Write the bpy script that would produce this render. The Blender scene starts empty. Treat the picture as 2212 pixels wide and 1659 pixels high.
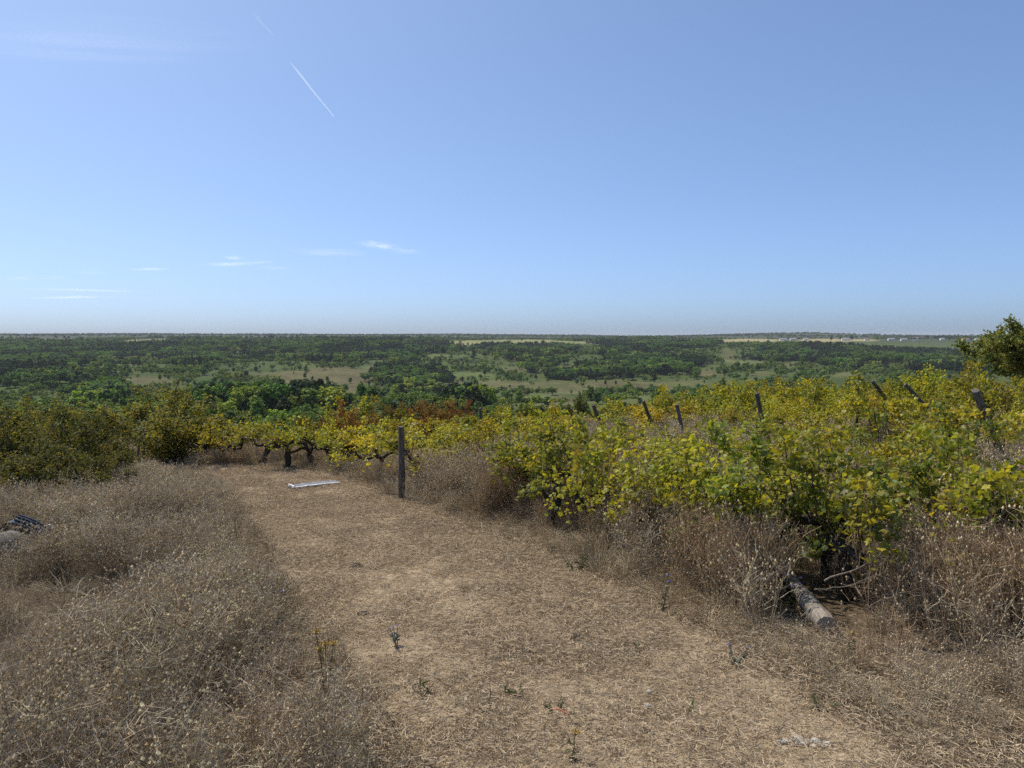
import bpy, math
import numpy as np
from mathutils import Vector, Matrix

sc = bpy.context.scene
COL = sc.collection
R = math.radians
PI = math.pi

# ------------------------------------------------------------------ camera, sky, sun, exposure
EYE = 1.65
FPX = 773.0            # focal length in pixels of a 1024 px wide picture
PITCH = R(3.55)
cam = bpy.data.cameras.new('camera')
cam.sensor_width = 36.0
cam.lens = 36.0 * FPX / 1024.0
cam.clip_start = 0.05
cam.clip_end = 300000.0
cam_o = bpy.data.objects.new('camera', cam)
cam_o.location = (0, 0, EYE)
cam_o.rotation_euler = (PI / 2 - PITCH, 0, 0)
COL.objects.link(cam_o)
sc.camera = cam_o

SUN_AZ = R(-52)        # from +Y (the view) towards -X (left)
SUN_EL = R(56)
world = bpy.data.worlds.new('World')
sc.world = world
world.use_nodes = True
wn = world.node_tree.nodes
wl = world.node_tree.links
wn.clear()
sky = wn.new('ShaderNodeTexSky')
sky.sky_type = 'NISHITA'
sky.sun_disc = False
sky.sun_elevation = SUN_EL
sky.sun_rotation = SUN_AZ
sky.altitude = 0
sky.air_density = 0.5
sky.dust_density = 1.5
sky.ozone_density = 3.0
bg = wn.new('ShaderNodeBackground')
bg.inputs['Strength'].default_value = 0.15
wo = wn.new('ShaderNodeOutputWorld')
gm = wn.new('ShaderNodeGamma'); gm.inputs['Gamma'].default_value = 0.71      # the camera's soft tone curve on the bright sky, all round
wb = wn.new('ShaderNodeVectorMath'); wb.operation = 'MULTIPLY'; wb.inputs[1].default_value = (1.06, 1.32, 1.62)
wl.new(sky.outputs[0], gm.inputs['Color'])
wl.new(gm.outputs[0], wb.inputs[0])
wl.new(wb.outputs[0], bg.inputs['Color'])
wl.new(bg.outputs[0], wo.inputs['Surface'])

sun = bpy.data.lights.new('sun', 'SUN')
sun.energy = 3.5
sun.angle = R(0.5)
sun.color = (1.0, 0.91, 0.77)
sun_o = bpy.data.objects.new('sun', sun)
SUN_DIR = Vector((math.sin(SUN_AZ) * math.cos(SUN_EL), math.cos(SUN_AZ) * math.cos(SUN_EL), math.sin(SUN_EL)))
sun_o.rotation_euler = SUN_DIR.to_track_quat('Z', 'Y').to_euler()
sun_o.location = (0, 0, 60)
COL.objects.link(sun_o)

vs = sc.view_settings
vs.view_transform = 'Standard'
vs.look = 'None'
vs.exposure = 0.27
vs.gamma = 1.0
vs.use_curve_mapping = False
cy = sc.cycles
cy.max_bounces = 3
cy.diffuse_bounces = 1
cy.glossy_bounces = 1
cy.transmission_bounces = 3
cy.volume_bounces = 0
cy.transparent_max_bounces = 16
cy.use_denoising = False
cy.denoiser = 'OPENIMAGEDENOISE'
cy.denoising_input_passes = 'RGB_ALBEDO_NORMAL'
cy.use_adaptive_sampling = True
cy.adaptive_threshold = 0.025
cy.caustics_reflective = False
cy.caustics_refractive = False

# ------------------------------------------------------------------ noise, terrain, projection
def _hash(ix, iy, seed):
    h = (ix.astype(np.int64) * 374761393 + iy.astype(np.int64) * 668265263 + seed * 1442695041) & 0xFFFFFFFF
    h = ((h ^ (h >> 13)) * 1274126177) & 0xFFFFFFFF
    h = h ^ (h >> 16)
    return (h & 0xFFFFFF).astype(np.float64) / float(0xFFFFFF)

def vnoise(x, y, seed=0):
    x = np.asarray(x, float); y = np.asarray(y, float)
    x0 = np.floor(x); y0 = np.floor(y)
    fx = x - x0; fy = y - y0
    fx = fx * fx * fx * (fx * (fx * 6 - 15) + 10); fy = fy * fy * fy * (fy * (fy * 6 - 15) + 10)
    a = _hash(x0, y0, seed); b = _hash(x0 + 1, y0, seed)
    c = _hash(x0, y0 + 1, seed); d = _hash(x0 + 1, y0 + 1, seed)
    return (a + (b - a) * fx) * (1 - fy) + (c + (d - c) * fx) * fy   # 0..1

def fbm(x, y, seed=0, o=3):
    s = 0; a = 1; t = 0
    for k in range(o):
        s = s + a * vnoise(np.asarray(x) * 2 ** k + 17.3 * k, np.asarray(y) * 2 ** k - 9.1 * k, seed + k)
        t += a; a *= 0.5
    return s / t

def sstep(a, b, x):
    t = np.clip((np.asarray(x, float) - a) / (b - a), 0, 1)
    return t * t * (3 - 2 * t)

_PT = [(-300, 18), (-50, 3), (0, 0), (18, -1.08), (24, -1.55), (32, -2.9), (45, -6), (70, -12.5), (110, -20), (180, -28.5), (280, -36.5), (400, -43.5),
       (550, -48.5), (740, -51.5), (900, -50.5), (1050, -46.5), (1260, -40), (1550, -31), (1900, -21.5), (2400, -13.5), (3200, -9.0),
       (4500, -6), (7000, -3.5), (16000, -3)]
_s = np.linspace(-6, 9.5, 3000)
_ys = np.sinh(_s) * 6.0
_zs = np.interp(_ys, [p[0] for p in _PT], [p[1] for p in _PT])
_k = np.hanning(61); _k /= _k.sum()
_sm = np.convolve(np.pad(_zs, 30, mode='edge'), _k, mode='valid')
_w = sstep(18, 30, _ys)
_zs = np.where(_ys < 18, _zs, _zs * (1 - _w) + _sm * _w)

def P(y):
    return np.interp(np.arcsinh(np.asarray(y, float) / 6.0), _s, _zs)

def H(x, y, micro=True):
    x = np.asarray(x, float); y = np.asarray(y, float)
    sh = 0.5 * np.clip(x, 0, 20)
    z = P(y - sh) - 0.06 * sh
    z = z + 0.045 * np.clip(x, 0, 24) * np.exp(-(y / 140.0) ** 2)
    d = np.hypot(x, y)
    A = sstep(150, 500, d) * (1 - 0.75 * sstep(1900, 3000, d))
    z = z + A * (32.0 * (fbm(x / 520.0, y / 230.0, 5) - 0.5) + 4.0 * (fbm(x / 90.0, y / 80.0, 11) - 0.5))
    # wooded far ridges that close the horizon
    z = z + 20.0 * sstep(3400, 5200, d) * (fbm(x / 1500.0, y / 900.0, 31) - 0.22 + 0.10 * sstep(200, -2500, x))
    az = x / np.maximum(y, 1.0)
    z = z + sstep(3900, 5300, d) * (16.0 * np.exp(-((az - .36) / .10) ** 2) + 9.0 * sstep(0.02, -.3, az) - 5.0 * np.exp(-((az - .16) / .06) ** 2))
    if micro:
        m = 1 - sstep(30, 70, d)
        z = z + m * (0.10 * (fbm(x / 1.7, y / 1.7, 21, 2) - 0.5) + 0.05 * (vnoise(x / 0.33, y / 0.33, 27) - 0.5))
    return z

CP, SP = math.cos(PITCH), math.sin(PITCH)
VS = 2212.0 / 1024.0

def ray(u, v):
    """direction of the photograph's point (u, v), counted on a 2212 x 1659 copy of it"""
    a = (u / VS - 512.0) / FPX; b = (384.0 - v / VS) / FPX
    return np.array([a, CP + b * SP, -SP + b * CP])

def project(x, y, z):
    x = np.asarray(x, float); y = np.asarray(y, float); z = np.asarray(z, float) - EYE
    f = y * CP - z * SP; up = y * SP + z * CP
    f = np.where(np.abs(f) < 1e-6, 1e-6, f)
    return (512 + FPX * x / f) * VS, (384 - FPX * up / f) * VS

_T = np.geomspace(1.5, 14000, 4000)
def ground(u, v):
    d = ray(u, v)
    X = d[0] * _T; Y = d[1] * _T; Z = EYE + d[2] * _T
    below = np.nonzero(Z < H(X, Y, False))[0]
    t = _T[below[0]] if len(below) else 9000.0
    x, y = d[0] * t, d[1] * t
    return float(x), float(y), float(H(x, y))

def at_y(u, v, y):
    d = ray(u, v); t = y / d[1]
    return d[0] * t, y, EYE + d[2] * t

# ------------------------------------------------------------------ mesh helpers
class MB:
    def __init__(s):
        s.V = []; s.F = []; s.T = []; s.n = 0
    def add(s, V, F, tint=(1, 1, 1)):
        """V (N,3); F (M,3|4) ints; tint one colour or (N,3)"""
        V = np.asarray(V, float).reshape(-1, 3)
        F = np.asarray(F, np.int64)
        s.V.append(V); s.F.append(F + s.n)
        t = np.asarray(tint, float)
        s.T.append(np.broadcast_to(t, V.shape) if t.ndim == 1 else t)
        s.n += len(V)
        return s
    def mesh(s, name, mat, smooth=False):
        me = bpy.data.meshes.new(name)
        V = np.concatenate(s.V); T = np.concatenate(s.T)
        me.vertices.add(len(V)); me.vertices.foreach_set('co', V.astype(np.float32).ravel())
        loops = np.concatenate([f.ravel() for f in s.F])
        tot = np.concatenate([np.full(len(f), f.shape[1]) for f in s.F])
        st = np.concatenate([[0], np.cumsum(tot)[:-1]])
        me.loops.add(len(loops)); me.loops.foreach_set('vertex_index', loops.astype(np.int32))
        me.polygons.add(len(tot)); me.polygons.foreach_set('loop_start', st.astype(np.int32))
        me.polygons.foreach_set('loop_total', tot.astype(np.int32))
        at = me.attributes.new('tint', 'FLOAT_COLOR', 'POINT')
        at.data.foreach_set('color', np.concatenate([T, np.ones((len(T), 1))], 1).astype(np.float32).ravel())
        me.polygons.foreach_set('use_smooth', np.full(len(tot), smooth))
        me.update(calc_edges=True); me.validate()
        me.materials.append(mat)
        return me

def link(name, me, parent=None, loc=None, kind=None):
    o = bpy.data.objects.new(name, me)
    COL.objects.link(o)
    if parent: o.parent = parent
    if loc is not None: o.location = loc
    if kind: o['kind'] = kind
    return o

def tag(o, label, cat, group=None, kind=None):
    o['label'] = label; o['category'] = cat
    if group: o['group'] = group
    if kind: o['kind'] = kind
    return o

def tube(mb, pts, rad, n=6, tint=(1, 1, 1), cap=True, squash=None, rng=None, rough=0.0):
    pts = np.asarray(pts, float); rad = np.broadcast_to(np.asarray(rad, float), (len(pts),))
    tan = np.gradient(pts, axis=0)
    tan /= np.linalg.norm(tan, axis=1, keepdims=True) + 1e-9
    up = np.array([0, 0, 1.0]) if abs(tan[0][2]) < 0.9 else np.array([1.0, 0, 0])
    V = []
    a = np.arange(n) / n * 2 * PI
    for i in range(len(pts)):
        s = np.cross(tan[i], up); s /= np.linalg.norm(s) + 1e-9
        up = np.cross(s, tan[i])
        r = rad[i] * (1 + (rng.uniform(-rough, rough, n) if rough else 0))
        r = np.broadcast_to(r, (n,))
        V.append(pts[i] + (np.cos(a) * r)[:, None] * s + (np.sin(a) * r)[:, None] * up)
    V = np.concatenate(V)
    F = [[i * n + k, i * n + (k + 1) % n, (i + 1) * n + (k + 1) % n, (i + 1) * n + k] for i in range(len(pts) - 1) for k in range(n)]
    mb.add(V, F, tint)
    if cap:
        for ring, c in ((0, pts[0]), (len(pts) - 1, pts[-1])):
            Vc = np.concatenate([V[ring * n:ring * n + n], c[None]])
            Fc = [[k, (k + 1) % n, n] if ring else [(k + 1) % n, k, n] for k in range(n)]
            mb.add(Vc, Fc, tint)

def unit(v):
    return v / (np.linalg.norm(v, axis=-1, keepdims=True) + 1e-9)

def frame(nrm, rng):
    t = unit(np.cross(nrm, rng.normal(size=nrm.shape)))
    return t, np.cross(nrm, t)

def leaves(mb, C, size, rng, tint, nbias=(0, 0, 0.4), wide=0.62, fold=0.25):
    """pointed folded leaves: two quads-as-triangles halves over a midrib (4 triangles)"""
    N = len(C)
    nrm = unit(rng.normal(size=(N, 3)) + np.asarray(nbias))
    t, b = frame(nrm, rng)
    L = np.broadcast_to(np.asarray(size, float), (N,))[:, None]
    W = L * wide * 0.5
    base = C - t * L * 0.5; tip = C + t * L * 0.5 - nrm * L * 0.12
    mid = C - nrm * W * fold
    l = C - b * W + nrm * W * fold - t * L * 0.08; r = C + b * W + nrm * W * fold - t * L * 0.08
    V = np.stack([base, r, tip, l, mid], 1).reshape(-1, 3)
    i = np.arange(N)[:, None] * 5
    F = np.concatenate([i + np.array([[0, 1, 4]]), i + np.array([[1, 2, 4]]), i + np.array([[2, 3, 4]]), i + np.array([[3, 0, 4]])])
    tt = np.repeat(np.broadcast_to(tint, (N, 3)), 5, axis=0)
    mb.add(V, F, tt)

_VL = np.array([(0, -.38), (.30, -.50), (.52, -.18), (.40, .02), (.50, .30), (.22, .30), (0, .60), (-.22, .30), (-.50, .30), (-.40, .02), (-.52, -.18), (-.30, -.50)])
def vine_leaves(mb, C, size, rng, tint, nbias=(-0.2, 0.1, 0.5)):
    """lobed grape leaves, twelve outline points and a sunken centre"""
    N = len(C)
    nrm = unit(rng.normal(size=(N, 3)) + np.asarray(nbias))
    t = unit(np.cross(nrm, np.cross(rng.normal(size=(N, 3)) * 0.6 + np.array([0, 0, -1.0]), nrm)))   # tips hang
    b = np.cross(nrm, t)
    S = np.broadcast_to(np.asarray(size, float), (N,))
    out = []
    curl = rng.uniform(-0.25, 0.45, N)
    for (x, y) in _VL:
        r2 = x * x + y * y
        jx = x * (1 + rng.uniform(-.12, .12, N)); jy = y * (1 + rng.uniform(-.12, .12, N))
        out.append(C + b * (jx * S)[:, None] + t * (jy * S)[:, None] - nrm * (curl * r2 * S * 1.4 - abs(x) * 0.22 * S)[:, None])
    out.append(C)
    V = np.stack(out, 1).reshape(-1, 3)
    i = np.arange(N)[:, None] * 13
    F = np.concatenate([i + np.array([[k, (k + 1) % 12, 12]]) for k in range(12)])
    mb.add(V, F, np.repeat(tint, 13, axis=0))

def pick(rng, pal, wts, N, jit=0.18):
    pal = np.array(pal, float); w = np.array(wts, float); w /= w.sum()
    c = pal[rng.choice(len(pal), N, p=w)]
    return np.clip(c * (1 + rng.uniform(-jit, jit, (N, 1))), 0, 1)

def ribbons(mb, A, B, C_, w0, w1, rng, tint):
    """bent flat stalks through three points each, (N,3) arrays: 2 quads"""
    N = len(A)
    side = unit(np.cross(B - A + 1e-6, rng.normal(size=(N, 3))))
    w0 = np.broadcast_to(np.asarray(w0, float), (N,))[:, None] * .5; w1 = np.broadcast_to(np.asarray(w1, float), (N,))[:, None] * .5
    wm = (w0 + w1) * .5
    V = np.stack([A - side * w0, A + side * w0, B - side * wm, B + side * wm, C_ - side * w1, C_ + side * w1], 1).reshape(-1, 3)
    i = np.arange(N)[:, None] * 6
    F = np.concatenate([i + np.array([[0, 1, 3, 2]]), i + np.array([[2, 3, 5, 4]])])
    mb.add(V, F, np.repeat(np.broadcast_to(tint, (N, 3)), 6, axis=0))

def heads(mb, C, r, rng, tint):
    N = len(C); r = np.broadcast_to(np.asarray(r, float), (N,))[:, None]
    ax = np.array([(1, 0, 0), (0, 1, 0), (-1, 0, 0), (0, -1, 0), (0, 0, 1.25), (0, 0, -1.1)], float)
    th = rng.uniform(0, PI, N)
    c, s = np.cos(th)[:, None], np.sin(th)[:, None]
    V = []
    for a in ax:
        V.append(C + np.concatenate([a[0] * c - a[1] * s, a[0] * s + a[1] * c, np.full((N, 1), a[2])], 1) * r)
    V = np.stack(V, 1).reshape(-1, 3)
    i = np.arange(N)[:, None] * 6
    F = np.concatenate([i + np.array([f]) for f in ([0, 1, 4], [1, 2, 4], [2, 3, 4], [3, 0, 4], [1, 0, 5], [2, 1, 5], [3, 2, 5], [0, 3, 5])])
    mb.add(V, F, np.repeat(np.broadcast_to(tint, (N, 3)), 6, axis=0))

# ------------------------------------------------------------------ materials
def new_mat(name):
    m = bpy.data.materials.new(name); m.use_nodes = True
    nt = m.node_tree; nt.nodes.clear()
    return m, nt.nodes, nt.links

def attr_mat(name, rough=0.8, trans=0.0, spec=0.3, vary=0.25, tcol=(1.15, 1.1, 0.6), hue=0.0, nscale=0.0, namp=0.0, bump=0.0):
    """base colour from the 'tint' of each leaf, stalk or patch; brightness differs from plant to plant"""
    m, N, L = new_mat(name)
    out = N.new('ShaderNodeOutputMaterial')
    at = N.new('ShaderNodeAttribute'); at.attribute_name = 'tint'
    oi = N.new('ShaderNodeObjectInfo')
    hs = N.new('ShaderNodeHueSaturation')
    mr = N.new('ShaderNodeMapRange'); mr.inputs[3].default_value = 1 - vary; mr.inputs[4].default_value = 1 + vary
    L.new(oi.outputs['Random'], mr.inputs[0]); L.new(mr.outputs[0], hs.inputs['Value'])
    if hue:
        m2 = N.new('ShaderNodeMath'); m2.operation = 'MULTIPLY'; m2.inputs[1].default_value = 7.31
        fr = N.new('ShaderNodeMath'); fr.operation = 'FRACT'
        mh = N.new('ShaderNodeMapRange'); mh.inputs[3].default_value = 0.5 - hue; mh.inputs[4].default_value = 0.5 + hue
        L.new(oi.outputs['Random'], m2.inputs[0]); L.new(m2.outputs[0], fr.inputs[0]); L.new(fr.outputs[0], mh.inputs[0]); L.new(mh.outputs[0], hs.inputs['Hue'])
    L.new(at.outputs['Color'], hs.inputs['Color'])
    col = hs.outputs['Color']
    pb = N.new('ShaderNodeBsdfPrincipled')
    if namp:
        tc = N.new('ShaderNodeTexCoord'); nz = N.new('ShaderNodeTexNoise')
        nz.inputs['Scale'].default_value = nscale; nz.inputs['Detail'].default_value = 6
        L.new(tc.outputs['Object'], nz.inputs['Vector'])
        mr2 = N.new('ShaderNodeMapRange'); mr2.inputs[1].default_value = .25; mr2.inputs[2].default_value = .75
        mr2.inputs[3].default_value = 1 - namp; mr2.inputs[4].default_value = 1 + namp
        L.new(nz.outputs['Fac'], mr2.inputs[0])
        mx = N.new('ShaderNodeVectorMath'); mx.operation = 'SCALE'
        L.new(col, mx.inputs[0]); L.new(mr2.outputs[0], mx.inputs['Scale'])
        col = mx.outputs[0]
        if bump:
            bp = N.new('ShaderNodeBump'); bp.inputs['Strength'].default_value = 0.6; bp.inputs['Distance'].default_value = bump
            L.new(nz.outputs['Fac'], bp.inputs['Height']); L.new(bp.outputs[0], pb.inputs['Normal'])
    L.new(col, pb.inputs['Base Color'])
    pb.inputs['Roughness'].default_value = rough
    pb.inputs['Specular IOR Level'].default_value = spec
    if trans:
        tr = N.new('ShaderNodeBsdfTranslucent')
        mm = N.new('ShaderNodeVectorMath'); mm.operation = 'MULTIPLY'; mm.inputs[1].default_value = tcol
        L.new(col, mm.inputs[0]); L.new(mm.outputs[0], tr.inputs['Color'])
        ms = N.new('ShaderNodeMixShader'); ms.inputs[0].default_value = trans
        L.new(pb.outputs[0], ms.inputs[1]); L.new(tr.outputs[0], ms.inputs[2]); L.new(ms.outputs[0], out.inputs['Surface'])
    else:
        L.new(pb.outputs[0], out.inputs['Surface'])
    return m

def wood_mat(name, c0, c1, scale=(14, 14, 1.2), bump=0.004, rough=0.9, crack=0.5):
    m, N, L = new_mat(name)
    out = N.new('ShaderNodeOutputMaterial'); pb = N.new('ShaderNodeBsdfPrincipled')
    tc = N.new('ShaderNodeTexCoord'); mp = N.new('ShaderNodeMapping'); mp.inputs['Scale'].default_value = scale
    L.new(tc.outputs['Object'], mp.inputs['Vector'])
    nz = N.new('ShaderNodeTexNoise'); nz.inputs['Scale'].default_value = 4; nz.inputs['Detail'].default_value = 8; nz.inputs['Roughness'].default_value = 0.65
    L.new(mp.outputs[0], nz.inputs['Vector'])
    cr = N.new('ShaderNodeValToRGB')
    cr.color_ramp.elements[0].position = 0.33; cr.color_ramp.elements[0].color = (*[c * crack for c in c0], 1)
    cr.color_ramp.elements[1].position = 0.72; cr.color_ramp.elements[1].color = (*c1, 1)
    e = cr.color_ramp.elements.new(0.48); e.color = (*c0, 1)
    L.new(nz.outputs['Fac'], cr.inputs[0]); L.new(cr.outputs[0], pb.inputs['Base Color'])
    bp = N.new('ShaderNodeBump'); bp.inputs['Distance'].default_value = bump; bp.inputs['Strength'].default_value = 0.8
    L.new(nz.outputs['Fac'], bp.inputs['Height']); L.new(bp.outputs[0], pb.inputs['Normal'])
    pb.inputs['Roughness'].default_value = rough; pb.inputs['Specular IOR Level'].default_value = 0.25
    L.new(pb.outputs[0], out.inputs['Surface'])
    return m

def plain_mat(name, c, rough=0.6, metal=0.0, spec=0.4, nscale=30, namp=0.25, bump=0.0):
    m, N, L = new_mat(name)
    out = N.new('ShaderNodeOutputMaterial'); pb = N.new('ShaderNodeBsdfPrincipled')
    tc = N.new('ShaderNodeTexCoord'); nz = N.new('ShaderNodeTexNoise'); nz.inputs['Scale'].default_value = nscale; nz.inputs['Detail'].default_value = 6
    L.new(tc.outputs['Object'], nz.inputs['Vector'])
    cr = N.new('ShaderNodeValToRGB')
    cr.color_ramp.elements[0].position = .3; cr.color_ramp.elements[0].color = (*[x * (1 - namp) for x in c], 1)
    cr.color_ramp.elements[1].position = .7; cr.color_ramp.elements[1].color = (*[min(1, x * (1 + namp)) for x in c], 1)
    L.new(nz.outputs['Fac'], cr.inputs[0]); L.new(cr.outputs[0], pb.inputs['Base Color'])
    if bump:
        bp = N.new('ShaderNodeBump'); bp.inputs['Distance'].default_value = bump
        L.new(nz.outputs['Fac'], bp.inputs['Height']); L.new(bp.outputs[0], pb.inputs['Normal'])
    pb.inputs['Roughness'].default_value = rough; pb.inputs['Metallic'].default_value = metal; pb.inputs['Specular IOR Level'].default_value = spec
    L.new(pb.outputs[0], out.inputs['Surface'])
    return m

M_ground = attr_mat('ground_soil', 0.95, 0, 0.1, 0, nscale=0.9, namp=0.22)
M_path = attr_mat('mown_path', 0.95, 0, 0.1, 0, nscale=9, namp=0.35, bump=0.03)
M_weed = attr_mat('dry_weed_stalks', 0.9, 0.15, 0.15, 0.28, (1.1, 1.0, .8), nscale=0, hue=0.012)
M_straw = attr_mat('straw', 0.85, 0.12, 0.2, 0.22, (1.1, 1, .8))
M_vleaf = attr_mat('vine_leaf', 0.5, 0.46, 0.4, 0.24, (1.25, 1.15, 0.5), hue=0.018)
M_bleaf = attr_mat('bush_leaf', 0.6, 0.42, 0.3, 0.12, (1.2, 1.1, 0.55))
M_tleaf = attr_mat('tree_leaf', 0.7, 0.3, 0.2, 0.3, (1.2, 1.2, 0.6), hue=0.02)
M_bark = wood_mat('dark_vine_bark', (0.045, 0.036, 0.028), (0.11, 0.09, 0.07), (30, 30, 6), 0.006)
M_cane = wood_mat('vine_cane', (0.13, 0.085, 0.05), (0.22, 0.15, 0.09), (30, 30, 6), 0.002)
M_post = wood_mat('weathered_post', (0.12, 0.105, 0.09), (0.26, 0.235, 0.2), (22, 22, 2), 0.005)
M_trunk = wood_mat('tree_bark', (0.08, 0.06, 0.045), (0.16, 0.13, 0.1), (12, 12, 2), 0.01)

# ------------------------------------------------------------------ land cover of the valley (counted on the 2212 copy)
MEADOW = [  # cx, cy, rx, ry, (tan 0 .. green 1)
    (690, 818, 125, 24, .15), (330, 826, 110, 12, .25), (470, 838, 90, 12, .45), (770, 838, 50, 16, .2), (1075, 838, 115, 18, .3), (1170, 866, 110, 16, .45),
    (1330, 838, 160, 15, .3), (1110, 800, 46, 8, .4), (1205, 801, 60, 8, .4), (1000, 862, 60, 8, .5), (905, 850, 80, 5, .5),
    (1525, 806, 50, 10, .1), (1576, 772, 14, 22, .3), (1702, 789, 26, 6, .15), (1815, 812, 36, 7, .4), (1640, 806, 40, 6, .5),
    (1000, 812, 90, 9, .7), (560, 812, 60, 8, .6), (1480, 828, 60, 9, .5), (1240, 838, 70, 12, .4), (1620, 785, 60, 8, .6), (1760, 800, 50, 7, .6), (1300, 785, 60, 7, .7), (180, 800, 50, 6, .8), (950, 770, 60, 6, .7),
    (1370, 772, 40, 6, .35), (860, 795, 70, 6, .5), (600, 850, 70, 10, .5), (1420, 862, 110, 10, .6), (1260, 880, 140, 10, .6)]
FIELD = [(1100, 740, 170, 6, .75), (1610, 736, 90, 4.5, .1), (1810, 735, 90, 3.5, .1), (620, 737, 110, 3.2, .2), (330, 736, 60, 3, .2), (1480, 737, 60, 3, .4), (130, 735, 50, 2.5, .3)]
WOOD = [(70, 790, 150, 55), (410, 755, 115, 32), (745, 755, 245, 28), (885, 818, 96, 22), (1146, 753, 95, 13), (1172, 776, 55, 14), (1400, 755, 120, 22),
        (1420, 795, 130, 34), (1725, 748, 45, 13), (1850, 765, 160, 24), (2050, 770, 150, 40), (1660, 770, 60, 18), (1190, 800, 120, 9),
        (215, 850, 70, 36), (440, 872, 45, 38), (560, 880, 90, 26), (900, 858, 60, 14), (640, 888, 120, 22), (1010, 880, 40, 12), (1270, 813, 90, 8), (240, 770, 130, 22)]

def blob(u, v, L, soft=0.35, wob=None):
    m = np.zeros(np.shape(u)); tone = np.zeros(np.shape(u))
    for e in L:
        q = np.hypot((u - e[0]) / e[2], (v - e[1]) / e[3])
        if wob is not None: q = q + wob
        k = 1 - sstep(1 - soft, 1 + soft * 0.4, q)
        if len(e) > 4: tone = np.where(k > m, e[4], tone)
        m = np.maximum(m, k)
    return m, tone

def cover(x, y):
    z = H(x, y, False)
    u, v = project(x, y, z)
    wob = 1.7 * (fbm(np.asarray(x) / 60, np.asarray(y) / 110, 41, 4) - 0.5)
    me, tm = blob(u, v, MEADOW, .3, wob)
    fi, tf = blob(u, v, FIELD, .2, wob * .5)
    wd, _ = blob(u, v, WOOD, .3, wob)
    return me, tm, fi, tf, wd

# ------------------------------------------------------------------ ground: one sheet to the horizon
def polar_sheet():
    ang = np.concatenate([np.linspace(-180, -50, 44)[:-1], np.linspace(-50, 50, 335), np.linspace(50, 180, 44)[1:]])
    ang = np.radians(ang[:-1])
    r = np.concatenate([[0.4, 0.8, 1.2], np.geomspace(1.6, 14000, 560)])
    A, RR = np.meshgrid(ang, r)
    X = RR * np.sin(A); Y = RR * np.cos(A)
    Z = H(X, Y)
    n = len(ang); m = len(r)
    V = np.stack([X, Y, Z], -1).reshape(-1, 3)
    i, j = np.meshgrid(np.arange(m - 1), np.arange(n), indexing='ij')
    j2 = (j + 1) % n
    F = np.stack([i * n + j, (i + 1) * n + j, (i + 1) * n + j2, i * n + j2], -1).reshape(-1, 4)[:, ::-1]
    cen = np.array([[0, 0, float(H(0, 0))]])
    x, y = V[:, 0], V[:, 1]; d = np.hypot(x, y)
    me, tm, fi, tf, wd = cover(x, y)
    n1 = fbm(x / 28, y / 40, 51)[:, None]; n2 = fbm(x / 140, y / 90, 53)[:, None]
    scrub = np.array([.042, .068, .016]) * (1 - n1) + np.array([.098, .118, .03]) * n1
    tan = np.array([.135, .116, .048]); grn = np.array([.096, .126, .035])
    tmm = np.clip(tm[:, None] + .55 * (n1 + n2 - .9), 0, 1)
    mead = tan * (1 - tmm) + grn * tmm
    n3 = fbm(x / 9, y / 22, 57)[:, None]
    mead = mead * (.7 + .6 * n2) * (.75 + .5 * n1) * (.7 + .6 * n3)
    fld = np.array([.34, .28, .13]) * (1 - tf[:, None]) + np.array([.19, .21, .07]) * tf[:, None]
    far = np.array([.055, .07, .028]) * (.7 + .6 * n2)
    c = scrub
    c = c * (1 - me[:, None]) + mead * me[:, None]
    w = sstep(2300, 2900, d)[:, None]; c = c * (1 - w) + far * w
    c = c * (1 - fi[:, None]) + fld * fi[:, None]
    near = np.array([.115, .085, .055]) * (.75 + .5 * fbm(x / .9, y / .9, 61)[:, None])
    slope = np.array([.11, .105, .045])
    w = sstep(24, 40, d)[:, None]
    nr = near * (1 - w) + slope * w
    w = sstep(60, 260, d)[:, None]
    c = nr * (1 - w) + c * w
    mb = MB(); mb.add(V, F, c)
    k = np.arange(n); mb.add(np.concatenate([V[:n], cen]), np.stack([k, (k + 1) % n, np.full(n, n)], 1)[:, ::-1], np.array([.115, .085, .055]))
    return mb.mesh('ground', M_ground, True)
g_o = link('ground', polar_sheet(), kind='structure')
g_o['label'] = 'dry sloping ground falling into the wide green valley'

# path edges (left, right) per image line, from the camera outwards
PATH = [(1659, 930, 1960), (1580, 855, 1870), (1500, 790, 1740), (1400, 710, 1570), (1300, 645, 1385), (1200, 597, 1175), (1140, 560, 1010), (1100, 525, 900),
        (1070, 490, 830), (1045, 440, 770), (1025, 385, 690), (1010, 330, 560)]
PL = []; PR = []
for v, ul, ur in PATH:
    PL.append(ground(ul, v)[:2]); PR.append(ground(ur, v)[:2])
PL = [(PL[0][0] + (PL[0][0] - PL[1][0]) * k, PL[0][1] + (PL[0][1] - PL[1][1]) * k) for k in (14, 5)] + PL
PR = [(PR[0][0] + (PR[0][0] - PR[1][0]) * k, PR[0][1] + (PR[0][1] - PR[1][1]) * k) for k in (14, 5)] + PR
PL = np.array(PL); PR = np.array(PR)

def resample(Pp, n):
    s = np.concatenate([[0], np.cumsum(np.hypot(*np.diff(Pp, axis=0).T))])
    q = np.linspace(0, s[-1], n)
    return np.stack([np.interp(q, s, Pp[:, 0]), np.interp(q, s, Pp[:, 1])], 1)
NP_ = 260
_pt = np.linspace(0, len(PL) - 1, NP_); _ix = np.arange(len(PL))
pl = np.stack([np.interp(_pt, _ix, PL[:, k]) for k in (0, 1)], 1); pr = np.stack([np.interp(_pt, _ix, PR[:, k]) for k in (0, 1)], 1)
_kk = np.hanning(23); _kk /= _kk.sum()
def smooth_line(a):
    return np.stack([np.convolve(np.pad(a[:, k], 11, mode='edge'), _kk, mode='valid') for k in (0, 1)], 1)
pl = smooth_line(pl); pr = smooth_line(pr)
PATH_POLY = np.concatenate([pl, pr[::-1]])

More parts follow.
